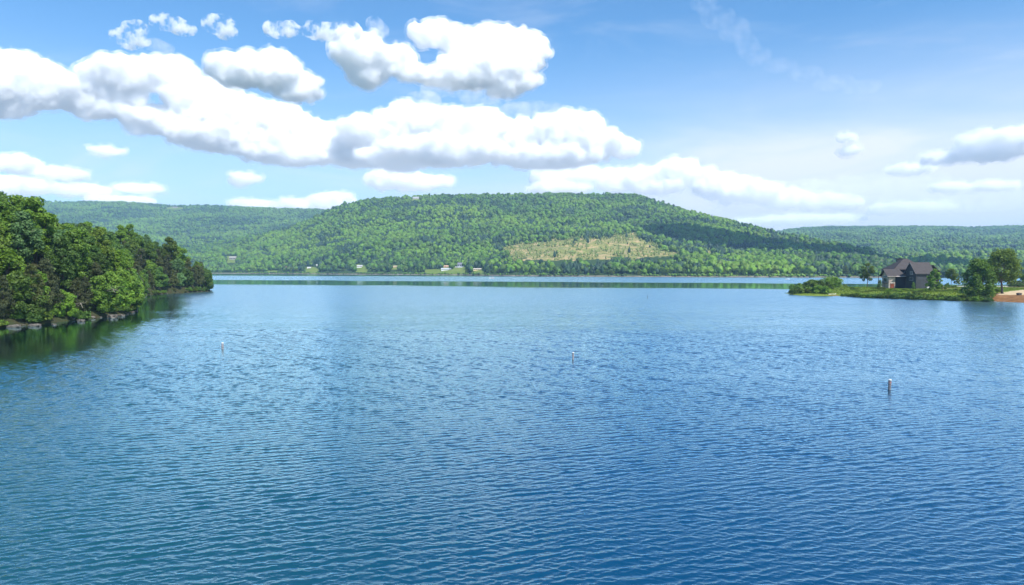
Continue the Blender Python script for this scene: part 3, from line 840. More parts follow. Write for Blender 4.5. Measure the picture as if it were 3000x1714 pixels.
# waterline trees between them, then the slope behind
cnt = 0
for i in range(2, len(LB)-2):
    x0, y0 = LB[i]; x1, y1 = LB[i+1]; L = math.hypot(x1-x0, y1-y0); k = max(1, int(L/3.0))
    for j in range(k):
        t = (j+.5)/k+rs.uniform(-.1, .1); nx, ny = -(y1-y0)/L, (x1-x0)/L
        if nx > 0 and i < 14: nx, ny = -nx, -ny
        x = x0+(x1-x0)*t+nx*1.9; y = y0+(y1-y0)*t+ny*1.9
        if i >= 14: x, y = x0+(x1-x0)*t-1.5, y0+(y1-y0)*t-3.2
        if any(math.hypot(x-a, y-b) < 2.1 for a, b, c in placed): continue
        z, d = lbz(x, y)
        if d < .8: continue
        ced = rs.random() < (.55 if y > 230 else .22)
        data = rs.choice(CEDAR) if ced else rs.choice(LOWT)
        mat = rs.choice(['cedar', 'cedar_brown']) if ced else rs.choice(['leaf_green', 'leaf_bright', 'leaf_blue', 'leaf_dark', 'leaf_green'])
        put_plant('cedar_tree' if ced else 'broadleaf_tree', data, (x, y, z-.2), mat,
                  {'cedar': 'olive cedar', 'cedar_brown': 'dull brownish cedar', 'leaf_green': 'low mid green tree', 'leaf_bright': 'low bright green tree', 'leaf_blue': 'low blue green tree', 'leaf_dark': 'low dark green tree'}[mat]+' at the foot of the bank '+bank_place(x, y), 'tree', 'trees along the foot of the left bank',
                  rs.uniform(.62, .95) if ced else rs.uniform(.75, 1.1))
        placed.append((x, y, 3)); cnt += 1
tries = 0
while tries < 9000 and cnt < 300:
    tries += 1
    y = rs.uniform(110, 362); x = rs.uniform(-.78*y-26, -85)
    z, d = lbz(x, y)
    if d < 5.5 or d > 75: continue
    if any(math.hypot(x-a, y-b) < (4.9 if d < 40 else 6.2) for a, b, c in placed): continue
    ced = rs.random() < .16
    data = rs.choice(CEDAR) if ced else rs.choice(BROAD)
    mat = rs.choice(['cedar', 'cedar_brown']) if ced else rs.choice(['leaf_green', 'leaf_green', 'leaf_bright', 'leaf_olive', 'leaf_dark', 'leaf_blue'])
    s = rs.uniform(.72, 1.08)*(.86 if d < 12 else 1)*(.98 if y > 300 else 1)
    nm = {'cedar': 'olive cedar', 'cedar_brown': 'brownish cedar', 'leaf_green': 'mid green tree', 'leaf_bright': 'bright green tree', 'leaf_olive': 'yellowish tree', 'leaf_dark': 'dark green tree', 'leaf_blue': 'blue green tree'}[mat]
    put_plant('cedar_tree' if ced else 'broadleaf_tree', data, (x, y, z-.3), mat, ('big ' if s > .93 else ('small ' if s < .78 else ''))+nm+' '+bank_rank(d)+' '+bank_place(x, y), 'tree', 'packed trees on the slope of the left bank', s, sxy=s*rs.uniform(.85, 1.1))
    placed.append((x, y, 3)); cnt += 1
print('left bank trees', cnt)
for i in range(1, len(LB)-3):
    x0, y0 = LB[i]; x1, y1 = LB[i+1]; L = math.hypot(x1-x0, y1-y0); k = max(1, int(L/2.1))
    for j in range(k):
        t = (j+rs.random())/k; q = rs.uniform(.5, 2.6); nx, ny = -(y1-y0)/L, (x1-x0)/L
        if nx > 0 and i < 14: nx, ny = -nx, -ny
        if i >= 14: nx, ny = -.3, -.9
        x = x0+(x1-x0)*t+nx*q; y = y0+(y1-y0)*t+ny*q
        if y < 112: continue
        z, d = lbz(x, y)
        if d < .3: continue
        put_plant('shrub', rs.choice(SHRUB), (x, y, max(.1, z-.3)), rs.choice(['leaf_green', 'leaf_dark', 'leaf_olive', 'cedar', 'leaf_green']), 'low shrub at the water edge '+bank_place(x, y), 'shrub', 'undergrowth above the rocks of the left bank', rs.uniform(.6, 1.15), part_names=('foliage', 'stem'))
for o in [q for q in C.objects if q.get('label', '').startswith('weathered grey rock in the broken row')]:
    o['label'] = ('large' if o.scale[2] > .45 else 'small')+' weathered grey shore rock '+bank_place(o.location.x, o.location.y)
# bare fallen limbs over the water
fm = M['bark_pale']
for lab, pts in (('bare pale dead branch reaching out above the sprawling cedar', [(215, 905, 147), (222, 890, 146), (236, 888, 145), (243, 903, 144)]),
                 ('tangle of bare grey twigs hanging above the water near the bank corner', [(300, 868, 156), (312, 852, 154), (330, 846, 153), (338, 858, 152)])):
    w = [P(*q) for q in pts]
    parts = [tube(w, [.12, .09, .07, .03], 6)]
    for k in range(6):
        a = w[1+k % 2]; parts.append(tube([a, a+Vector((rs.uniform(-.8, 1.6), rs.uniform(-.5, .5), rs.uniform(-.6, .9))), a+Vector((rs.uniform(-1, 3), 0, rs.uniform(-1.4, 1.2)))], [.05, .03, .01], 4))
    v, f = join_parts(parts); tag(mobj('dead_branch', mesh_from('dead_branch', v, f, fm, True)), lab, 'branch')

# ---------------------------------------------------------------- land with the house
def gp(px, py, z=0.0): p = G(px, py, z); return (p.x, p.y)
FR = [gp(2313, 861.5), gp(2340, 866), gp(2400, 867), gp(2450, 867), gp(2530, 870), gp(2640, 873), gp(2740, 877), gp(2850, 880), gp(2920, 883), gp(3000, 887), (185, 200), (240, 150), (420, 140)]
BK = [(420, 350), (235, 350), (195, 349), (172, 348), (150, 340), (133, 322), (122, 305)]
polyR = FR+BK
ringR = FR+BK+[FR[0]]
xs = np.arange(112, 330, 1.0); ys = np.arange(148, 362, 1.0)
XX, YY = np.meshgrid(xs, ys); X = XX.ravel(); Y = YY.ravel()
def rb_height(X, Y):
    d = poly_dist(X, Y, ringR); ins = in_poly(X, Y, polyR)
    side = np.clip((X-118)/40, .35, 1)
    h = .12+.1*np.minimum(d, 2)+(1.75*side)*(1-np.exp(-np.maximum(d-1.0, 0)/5.0))
    h = h+vnoise(X, Y, 9, 8, 2)*.12*np.clip(d/4, 0, 1)
    return np.where(ins, h, -np.minimum(d*.5, 3)), np.where(ins, d, -d)
Z, D = rb_height(X, Y)
def rbz(x, y):
    z, d = rb_height(np.array([float(x)]), np.array([float(y)])); return float(z[0])
px, py = proj(X, Y, Z)
zr = (in_poly(px, py, [(2880, 862), (2925, 857), (3000, 853), (3400, 850), (3400, 960), (2880, 960)]) & (D < 40)).astype(float)
zr = np.maximum(zr, ((D < .5) & (D > -2) & (px > 2430) & (px < 2540)).astype(float)*.9)
zg = in_poly(px, py, [(2925, 860), (2960, 853), (3000, 849), (3400, 830), (3400, 862), (3000, 864), (2925, 864)]).astype(float)
zg = np.maximum(zg, in_poly(px, py, [(2750, 843), (2800, 843), (2800, 847), (2750, 848)]).astype(float))
zb = in_poly(px, py, [(2920, 836), (3400, 836), (3400, 844), (2960, 846)]).astype(float)
zb = np.maximum(zb, (in_poly(px, py, [(2720, 846), (2850, 844), (2850, 850), (2770, 852)])).astype(float)*.7)
g_land = ground_mat('lawn_ground', ((.10, .15, .018), (.17, .22, .03)),
   ([(.3, (.10, .055, .025)), (.5, (.22, .11, .045)), (.7, (.30, .18, .09))], [(.3, (.42, .31, .18)), (.7, (.52, .40, .25))], [(.3, (.24, .17, .08)), (.7, (.20, .20, .06))]), .35, .12)
me = mesh_from('point_land', np.stack([X, Y, Z], 1), grid_faces(len(ys), len(xs)), g_land, True)
set_zone(me, zr, zg, zb); tag(mobj('point_land', me), kind='structure')
# grass blades
g = np.random.default_rng(4); n = 60000
gx = g.uniform(120, 240, n); gy = g.uniform(222, 348, n); gz, gd = rb_height(gx, gy)
gpx, gpy = proj(gx, gy, gz)
k = (gd > 1.5) & (gpx < 3080) & ~in_poly(gpx, gpy, [(2880, 862), (2925, 855), (3000, 849), (3400, 840), (3400, 960), (2880, 960)]) & ~((gx > 169) & (gx < 195) & (gy > 299) & (gy < 325))
gx, gy, gz = gx[k], gy[k], gz[k]; n = len(gx)
a = g.uniform(0, 6.28, n); hgt = g.uniform(.12, .42, n); w = g.uniform(.06, .16, n)
dx, dy = np.cos(a)*w, np.sin(a)*w
q = np.stack([np.stack([gx-dx, gy-dy, gz-.05], 1), np.stack([gx+dx, gy+dy, gz-.05], 1), np.stack([gx+dx*.3+g.normal(0, .06, n), gy+dy*.3+g.normal(0, .06, n), gz+hgt], 1)], 1).reshape(-1, 3)
o = mobj('grass', mesh_from('grass', q, np.arange(n*3).reshape(-1, 3), M['leaf_yellow'])); tag(o, 'tall yellow green grass on the low point of land', None, None, 'stuff')

# shrubs along the low bank
rs = random.Random(12)
def shrub(px, py, mat, s, label, sxy=None, group=None, z=None, data=None, name='shrub'):
    zz = .4 if z is None else z
    p = G(px, py, zz)
    zz = rbz(p.x, p.y); s *= 1.35; sxy = sxy*1.2 if sxy else None
    return put_plant(name, data or rs.choice(SHRUB), (p.x, p.y, max(zz, .1)-.1), mat, label, 'shrub', group, s, sxy=sxy or s, part_names=('foliage', 'stem'))
for i, (px, py, s, m_) in enumerate([(2322, 860, .75, 'leaf_green'), (2333, 857, 1.25, 'leaf_green'), (2346, 860, 1.1, 'leaf_olive'), (2356, 855, 1.55, 'leaf_green'), (2366, 861, 1.15, 'leaf_yellow'), (2376, 855, 1.6, 'leaf_bright'), (2388, 861, 1.4, 'leaf_green'), (2398, 856, 1.6, 'leaf_bright'), (2408, 862, 1.45, 'leaf_green'), (2418, 857, 1.3, 'leaf_green'), (2384, 851, 1.5, 'leaf_olive')]):
    shrub(px, py, m_, s, 'leafy shrub in the thick clump at the tip of the point', sxy=s*1.2, group='shrub clump at the tip of the point')
shrub(2438, 850, 'leaf_green', 1.0, 'big round green bush standing alone above the beached boat', data=shrub_data(47, 5.2, 3.3, 44, 150, .2))
shrub(2420, 850, 'leaf_green', .9, 'smaller dark bush leaning on the big round bush', data=SHRUB[1], sxy=1.1)
shrub(2470, 846, 'leaf_yellow', .85, 'low yellow green bush in the grass right of the big round bush', sxy=1.4)
def pt_place(x):
    for lim, w in ((2530, 'right of the beached boat'), (2585, 'below the lone slender tree'), (2640, 'below the stone end of the house'), (2690, 'below the gable wall of the house'), (2745, 'below the long dark wall of the house'), (2810, 'below the leaning tree and bushes'), (9999, 'by the big dense tree')):
        if x < lim: return w
x = 2470
while x < 2905:
    fy = np.interp(x, [2470, 2530, 2640, 2740, 2850, 2905], [866, 869.5, 872.5, 876, 879, 881])
    s = rs.uniform(.45, .82)*(1.0 if x > 2490 else .6)
    if 2560 < x < 2640: s *= 1.15
    shrub(x, fy-rs.uniform(0, 2), rs.choice(['leaf_green', 'leaf_green', 'leaf_olive', 'leaf_bright', 'leaf_dark']), s, 'shrub at the water edge '+pt_place(x), sxy=s*rs.uniform(1.1, 1.5), group='shrubs along the bank before the house')
    if rs.random() < .75:
        shrub(x+rs.uniform(-4, 4), fy-rs.uniform(6, 13), rs.choice(['leaf_olive', 'leaf_yellow', 'leaf_bright']), s*.42, 'low yellowish shrub set back in the grass '+pt_place(x), sxy=s*1.1, group='shrubs along the bank before the house')
    x += rs.uniform(4.5, 7.5)
shrub(2757, 848, 'leaf_yellow', .9, 'round light green bush right of the house behind the leaning tree', z=1.9)
shrub(2775, 846, 'leaf_dark', .8, 'little dark conical bush beyond the light green bush', z=1.9, data=SHRUB[1], sxy=.6)
shrub(2795, 844, 'leaf_olive', .6, 'low bush under the slender pale tree', z=1.9)
shrub(2923, 862, 'leaf_olive', .5, 'small straggly bush at the foot of the tall round tree', z=1.2)
shrub(2985, 841, 'leaf_dark', 1.35, 'dusty dark bush on the pale wall at the right edge', z=1.8, sxy=2.2)

def rtree(px, py, data, mat, s, label, z=1.8, sxy=None, rz=None, name='broadleaf_tree', cat='tree'):
    p = G(px, py, z); z2 = rbz(p.x, p.y)
    return put_plant(name, data, (p.x, p.y, z2-.1), mat, label, cat, None, s, sxy=sxy, rz=rz)
t1 = broad_tree_data(71, 12.0, 3.9, .30, 34, 95, .27, round_=True, limbs=12, tr=.2, lobe=.85)
t1 = (t1[0], t1[1])
rtree(2540, 842.5, t1, 'leaf_olive', 1.0, 'slender open crowned tree standing alone left of the dark house', 1.6, rz=1.0)
rtree(2737, 857, broad_tree_data(72, 9.0, 3.3, .12, 40, 120, .26, limbs=8, tr=.2, lobe=.8), 'leaf_green', 1.0, 'leaning tree growing in front of the right end of the house', 1.7, rz=.4)
rtree(2787, 841.5, broad_tree_data(73, 9.6, 3.0, .40, 34, 120, .26, round_=True, limbs=6, tr=.12), 'leaf_olive', 1.0, 'slender pale round topped tree beyond the right end of the house', 1.7)
rtree(2806, 842.5, broad_tree_data(74, 4.4, 1.6, .35, 18, 90, .22, limbs=4, tr=.08, lobe=.9), 'leaf_yellow', 1.0, 'tiny young tree between the slender pale tree and the big dense one', 1.7)
t5 = broad_tree_data(75, 14.0, 6.0, .01, 105, 130, .30, limbs=16, tr=.34, lobe=.9)
rtree(2866, 875, t5, 'leaf_green', 1.0, 'big dense tree with boughs down to the ground at the water edge', .6, rz=.8)
t6 = broad_tree_data(76, 15.8, 5.9, .28, 105, 110, .27, round_=True, limbs=18, tr=.36, lobe=.95)
rtree(2936, 867, t6, 'leaf_olive', 1.0, 'tall round crowned tree with forked pale limbs on the bare orange shore', 1.2, rz=2.2)
rtree(3001, 840, BROAD[3], 'leaf_dark', .72, 'dark tree half cut off by the right edge beyond the pale wall', 1.8, sxy=.8)
cd = cedar_data(77, 4.0, .55, 16, 60, .14)
p = G(2576.5, 846.5, 1.9); put_plant('cypress', cd, (p.x, p.y, rbz(p.x, p.y)), 'leaf_dark', 'narrow dark evergreen beside the left corner of the house', 'tree', None, 1.0)
p = G(2676, 848, 1.9); put_plant('cypress', cd, (p.x, p.y, rbz(p.x, p.y)), 'leaf_dark', 'small dark evergreen against the gable wall of the house', 'tree', None, .75)

# ---------------------------------------------------------------- box helpers
def bx(b, x0, x1, y0, y1, z0, z1):
    m = Matrix.Translation(((x0+x1)/2, (y0+y1)/2, (z0+z1)/2)) @ Matrix.Diagonal((x1-x0, y1-y0, z1-z0, 1))
    bmesh.ops.create_cube(b, size=1, matrix=m)
def bobj(name, fn, mat, parent=None, smooth=False):
    b = bmesh.new(); fn(b)
    me = bpy.data.meshes.new(name); bmesh.ops.recalc_face_normals(b, faces=b.faces); b.to_mesh(me); b.free()
    me.materials.append(mat)
    if smooth: me.polygons.foreach_set('use_smooth', [True]*len(me.polygons))
    return mobj(name, me, parent)
def poly_prism(b, pts, axis, c0, c1):
    """pts in the plane across axis ('x': (y,z), 'y': (x,z)), extruded from c0 to c1"""
    mk = (lambda p, c: (c, p[0], p[1])) if axis == 'x' else (lambda p, c: (p[0], c, p[1]))
    A = [b.verts.new(mk(p, c0)) for p in pts]; B = [b.verts.new(mk(p, c1)) for p in pts]
    n = len(pts)
    b.faces.new(A); b.faces.new(B[::-1])
    for i in range(n): b.faces.new((A[i], B[i], B[(i+1) % n], A[(i+1) % n]))
def slab(b, quad, th):
    q = [Vector(p) for p in quad]; nrm = (q[1]-q[0]).cross(q[-1]-q[0]).normalized()
    if nrm.z < 0: nrm = -nrm
    A = [b.verts.new(p) for p in q]; B = [b.verts.new(p-nrm*th) for p in q]; n = len(q)
    b.faces.new(A); b.faces.new(B[::-1])
    for i in range(n): b.faces.new((A[i], B[i], B[(i+1) % n], A[(i+1) % n]))

# ---------------------------------------------------------------- the dark house
def siding_mat(name, col, course=.18, var=.12):
    m, t, b = new_mat(name)
    tc = N(t, 'ShaderNodeTexCoord'); sp = N(t, 'ShaderNodeSeparateXYZ'); t.links.new(tc.outputs['Object'], sp.inputs[0])
    saw = mathn(t, 'FRACT', mathn(t, 'DIVIDE', sp.outputs[2], course))
    f = noise_n(t, tc.outputs['Object'], .9, 6, .6)
    lo = tuple(c*(1-var) for c in col); hi = tuple(c*(1+var) for c in col)
    t.links.new(ramp(t, f, [(.3, lo), (.7, hi)]), b.inputs['Base Color']); b.inputs['Roughness'].default_value = .75
    bn = N(t, 'ShaderNodeBump'); bn.inputs['Distance'].default_value = .02; t.links.new(saw, bn.inputs['Height']); t.links.new(bn.outputs[0], b.inputs['Normal'])
    return m
def stone_mat():
    m, t, b = new_mat('field_stone')
    tc = N(t, 'ShaderNodeTexCoord'); mp = N(t, 'ShaderNodeMapping'); mp.inputs['Scale'].default_value = (1.4, 1.4, 2.8)
    t.links.new(tc.outputs['Object'], mp.inputs['Vector'])
    v = N(t, 'ShaderNodeTexVoronoi'); v.inputs['Scale'].default_value = 1.4; t.links.new(mp.outputs[0], v.inputs['Vector'])
    sp = N(t, 'ShaderNodeSeparateColor'); t.links.new(v.outputs['Color'], sp.inputs[0])
    t.links.new(ramp(t, sp.outputs[0], [(0, (.28, .23, .19)), (.5, (.40, .33, .27)), (1, (.50, .44, .38))]), b.inputs['Base Color'])
    b.inputs['Roughness'].default_value = .9
    bn = N(t, 'ShaderNodeBump'); bn.inputs['Distance'].default_value = .05; bn.invert = True; t.links.new(v.outputs['Distance'], bn.inputs['Height']); t.links.new(bn.outputs[0], b.inputs['Normal'])
    return m
m_side = siding_mat('charcoal_siding', (.034, .038, .044)); m_side2 = siding_mat('plum_grey_siding', (.014, .0135, .017))
m_stone = stone_mat(); m_roof = siding_mat('roof_shingle', (.036, .029, .029), .3, .25)
m_trim = simple_mat('dark_trim', (.03, .032, .036), .5, .1); m_fascia = simple_mat('pale_fascia', (.40, .34, .31), .6, .1)
m_door = simple_mat('stained_wood_door', (.22, .055, .022), .5, .25, 2.0)
m_glass, t, b_ = new_mat('window_glass'); b_.inputs['Base Color'].default_value = (.02, .03, .035, 1); b_.inputs['Roughness'].default_value = .05; b_.inputs['Specular IOR Level'].default_value = .8
m_white = simple_mat('white_paint', (.78, .78, .76), .5, .05)
m_grey = simple_mat('grey_metal', (.45, .46, .46), .45, .1)
HZ = 1.55
ho = empty('house', (181, 307, 0)); tag(ho, 'large charcoal sided lake house with steep brown grey roofs on the low point', 'house')
ho.matrix_world = Matrix.Translation((181, 307, 0)); OFF = Vector((181, 307, 0))
def hpart(name, fn, mat, parent=ho):
    o = bobj(name, fn, mat); me = o.data
    for v in me.vertices: v.co -= OFF
    o.parent = parent; return o
# right block, gable faces -X
def f(b):
    poly_prism(b, [(300, HZ), (308.2, HZ), (308.2, 9.05), (304.1, 13.55), (300, 9.05)], 'x', 177.6, 185.2)
hpart('wall', f, m_side)
def f(b):
    slab(b, [(177.1, 304.1, 13.85), (185.7, 304.1, 13.85), (185.7, 299.5, 8.75), (177.1, 299.5, 8.75)], .22)
    slab(b, [(177.1, 304.12, 13.84), (185.7, 304.12, 13.84), (185.7, 308.7, 8.74), (177.1, 308.7, 8.74)], .22)
hpart('roof', f, m_roof)
def f(b):
    slab(b, [(176.95, 304.1, 13.9), (177.09, 304.1, 13.9), (177.09, 299.45, 8.74), (176.95, 299.45, 8.74)], .4)
    slab(b, [(176.95, 304.14, 13.88), (177.09, 304.14, 13.88), (177.09, 308.75, 8.72), (176.95, 308.75, 8.72)], .4)
    bx(b, 177.2, 185.6, 299.38, 299.5, 8.5, 8.72)
hpart('fascia', f, m_trim)
def f(b):
    bx(b, 177.5, 177.68, 299.9, 300.1, HZ, 8.9); bx(b, 185.1, 185.3, 299.9, 300.1, HZ, 8.9)
hpart('corner_board', f, m_trim)
# left block with stone front
def f(b): bx(b, 172.9, 177.58, 308.25, 313.4, HZ, 7.9)
hpart('wall', f, m_side2)
def f(b): poly_prism(b, [(308, HZ), (313.6, HZ), (313.6, 7.9), (310.8, 10.5), (308, 7.9)], 'x', 170, 172.88)
hpart('stone_wall', f, m_stone)
def f(b):
    slab(b, [(169.0, 310.8, 10.75), (176.0, 310.8, 10.75), (177.5, 307.4, 7.62), (169.0, 307.4, 7.62)], .2)
    slab(b, [(169.0, 310.82, 10.74), (176.0, 310.82, 10.74), (176.0, 314.2, 7.6), (169.0, 314.2, 7.6)], .2)
hpart('roof', f, m_roof)
def f(b):
    bx(b, 169.0, 177.4, 307.22, 307.38, 7.36, 7.6)
    slab(b, [(173.2, 307.2, 7.7), (177.45, 307.2, 7.7), (176.6, 306.5, 7.45), (172.0, 306.5, 7.45)], .1)
hpart('fascia', f, m_fascia)
def f(b):
    slab(b, [(168.86, 310.8, 10.8), (168.99, 310.8, 10.8), (168.99, 307.35, 7.6), (168.86, 307.35, 7.6)], .3)
    slab(b, [(168.86, 310.84, 10.78), (168.99, 310.84, 10.78), (168.99, 314.25, 7.58), (168.86, 314.25, 7.58)], .3)
hpart('fascia', f, m_trim)
# rear tall block with hip roof
def f(b): bx(b, 175.8, 189.6, 313.7, 323, HZ, 10.75)
hpart('wall', f, m_side2)
def f(b):
    ap = [(182.2, 318, 15.6), (184.0, 318, 15.6)]
    c = [(174.9, 312.8, 10.7), (190.4, 312.8, 10.7), (190.4, 323.8, 10.7), (174.9, 323.8, 10.7)]
    V = [b.verts.new(p) for p in ap+c]; W = [b.verts.new((p[0], p[1], 10.45)) for p in c]
    b.faces.new((V[2], V[3], V[1], V[0])); b.faces.new((V[3], V[4], V[1])); b.faces.new((V[4], V[5], V[0], V[1])); b.faces.new((V[5], V[2], V[0]))
    for i in range(4): b.faces.new((V[2+i], W[i], W[(i+1) % 4], V[2+(i+1) % 4]))
    b.faces.new(W)
rf = hpart('roof', f, m_roof)
ch = hpart('chimney', lambda b: (bx(b, 180.4, 182.6, 319.5, 320.9, 12, 15.6), bx(b, 180.25, 182.75, 319.35, 321.05, 15.6, 15.8)), m_trim, ho)
# right rear gable facing the lake
def f(b): poly_prism(b, [(186.0, HZ), (193.4, HZ), (193.4, 9.3), (190.1, 12.4), (186.0, 8.9)], 'y', 308.9, 316)
hpart('wall', f, m_side2)
def f(b):
    slab(b, [(190.1, 308.4, 12.75), (190.1, 316.5, 12.75), (185.6, 316.5, 8.9), (185.6, 308.4, 8.9)], .2)
    slab(b, [(190.12, 308.4, 12.74), (190.12, 316.5, 12.74), (194.0, 316.5, 9.0), (194.0, 308.4, 9.0)], .2)
hpart('roof', f, m_roof)
def f(b): bx(b, 185.22, 186.0, 303, 309, HZ, 8.7)
hpart('wall', f, m_side2)
# windows
def win_x(x, y0, y1, z0, z1, bars=1):
    fr = hpart('window', lambda b: (bx(b, x-.10, x-.002, y0, y1, z0, z0+.1), bx(b, x-.10, x-.002, y0, y1, z1-.1, z1), bx(b, x-.10, x-.002, y0, y0+.1, z0+.1, z1-.1), bx(b, x-.10, x-.002, y1-.1, y1, z0+.1, z1-.1),
                                  *[bx(b, x-.08, x-.002, y0+(y1-y0)*(i+1)/(bars+1)-.04, y0+(y1-y0)*(i+1)/(bars+1)+.04, z0+.1, z1-.1) for i in range(bars)]), m_grey)
    pn = hpart('pane', lambda b: bx(b, x-.05, x-.004, y0+.1, y1-.1, z0+.1, z1-.1), m_glass, ho); pn.parent = fr; return fr
win_x(177.6, 302.6, 304.6, 8.3, 9.9, 2)
win_x(177.6, 302.3, 305.2, 5.6, 7.2, 2)
win_x(170.0, 309.4, 312.4, 4.95, 6.7, 1)
win_x(170.0, 309.4, 312.4, 7.0, 7.7, 2)
# front door in the stone front
def f(b): bx(b, 170.75, 172.35, 307.93, 307.997, HZ+.1, 4.15)
dr = hpart('door', f, m_door)
def f(b):
    bx(b, 170.6, 170.74, 307.9, 307.996, HZ+.1, 4.3); bx(b, 172.36, 172.5, 307.9, 307.996, HZ+.1, 4.3); bx(b, 170.74, 172.36, 307.9, 307.996, 4.16, 4.3)
q = hpart('door_frame', f, m_trim, ho); q.parent = dr
# dark glazed strip between the blocks and a lamp
hpart('window', lambda b: bx(b, 176.2, 177.5, 313.6, 313.69, 8.3, 10.2), m_glass)
hpart('wall_lamp', lambda b: bx(b, 176.5, 177.0, 313.2, 313.55, 8.6, 9.05), m_white)
# balcony on the far left
ba = hpart('balcony', lambda b: (bx(b, 168.6, 169.98, 308.6, 314.5, 4.35, 4.6)), m_trim)
for nm, fn in (('post', lambda b: bx(b, 168.6, 168.78, 308.7, 308.88, HZ, 7.5)), ('post', lambda b: bx(b, 168.6, 168.78, 314.2, 314.38, HZ, 7.5)),
               ('railing', lambda b: (bx(b, 168.62, 168.72, 308.9, 314.2, 5.35, 5.43), *[bx(b, 168.65, 168.69, 308.9+i*.3, 308.94+i*.3, 4.6, 5.35) for i in range(18)]))):
    q = hpart(nm, fn, m_trim, ho); q.parent = ba
ac = empty('air_conditioner', (182.4, 299.2, 1.9)); ac.location.z = rbz(182.4, 299.2)
tag(ac, 'small white air conditioner standing against the long dark wall', 'air conditioner')
bobj('casing', lambda b: bx(b, -.5, .5, -.4, .4, 0, .95), m_white, ac)
bobj('grille', lambda b: [bx(b, -.38, .38, -.44, -.402, .15+i*.14, .2+i*.14) for i in range(5)], m_grey, ac)
# pale kerb wall by the right edge
cw = simple_mat('pale_concrete', (.55, .52, .5), .9, .1)
o = bobj('low_wall', lambda b: bx(b, 0, 70, -.2, .2, -1.5, .25), cw); o.location = (187, 347.5, 1.95); tag(o, 'low pale concrete wall along the back of the orange field at the right edge', 'wall')
# stump and stones on the orange beach
p = G(2985, 876, .6)
o = mobj('stump', rock_mesh(23, .9, .6, .7)); o.location = (p.x, p.y, rbz(p.x, p.y)+.4); o.data.materials[0] = simple_mat('charred_wood', (.06, .05, .045), .9, .5); tag(o, 'dark charred stump with pale ends on the orange beach', 'stump')

# ---------------------------------------------------------------- boats
def hull_mesh(L, W, Hh, nose=.45, flat=.25):
    V, F = [], []; n = 13
    for i in range(n):
        t = i/(n-1); x = -L/2+L*t
        w = W/2*(1-max(0, (t-(1-nose))/nose)**2.2)**.9+.001; rise = .28*Hh*max(0, (t-.5)*2)**2
        V += [(x, -w, Hh+rise), (x, -w*.82, Hh*.35+rise), (x, -w*flat, -.1+rise*.9), (x, w*flat, -.1+rise*.9), (x, w*.82, Hh*.35+rise), (x, w, Hh+rise),
              (x, w*.88, Hh+rise), (x, w*.75, .12+rise), (x, -w*.75, .12+rise), (x, -w*.88, Hh+rise)]
    for i in range(n-1):
        for j in range(10): F.append((i*10+j, i*10+(j+1) % 10, (i+1)*10+(j+1) % 10, (i+1)*10+j))
    F.append(tuple(range(9, -1, -1))); F.append(tuple((n-1)*10+k for k in range(10)))
    return V, F
m_hull = simple_mat('weathered_hull', (.62, .58, .52), .5, .15); m_hulld = simple_mat('dark_hull', (.05, .05, .055), .5, .1)
p = G(2441, 865.5, .1)
bo = empty('rowing_boat', (p.x, p.y+1.0, .18), .05); tag(bo, 'small pale rowing boat pulled up on the narrow beach of the point', 'boat')
v, f = hull_mesh(3.6, 1.3, .5); mobj('hull', mesh_from('hull', v, f, m_hull, True), bo)
bobj('thwart', lambda b: bx(b, -.3, 0, -.5, .5, .36, .41), m_hull, bo); bobj('thwart', lambda b: bx(b, -1.2, -.9, -.5, .5, .36, .41), m_hull, bo)
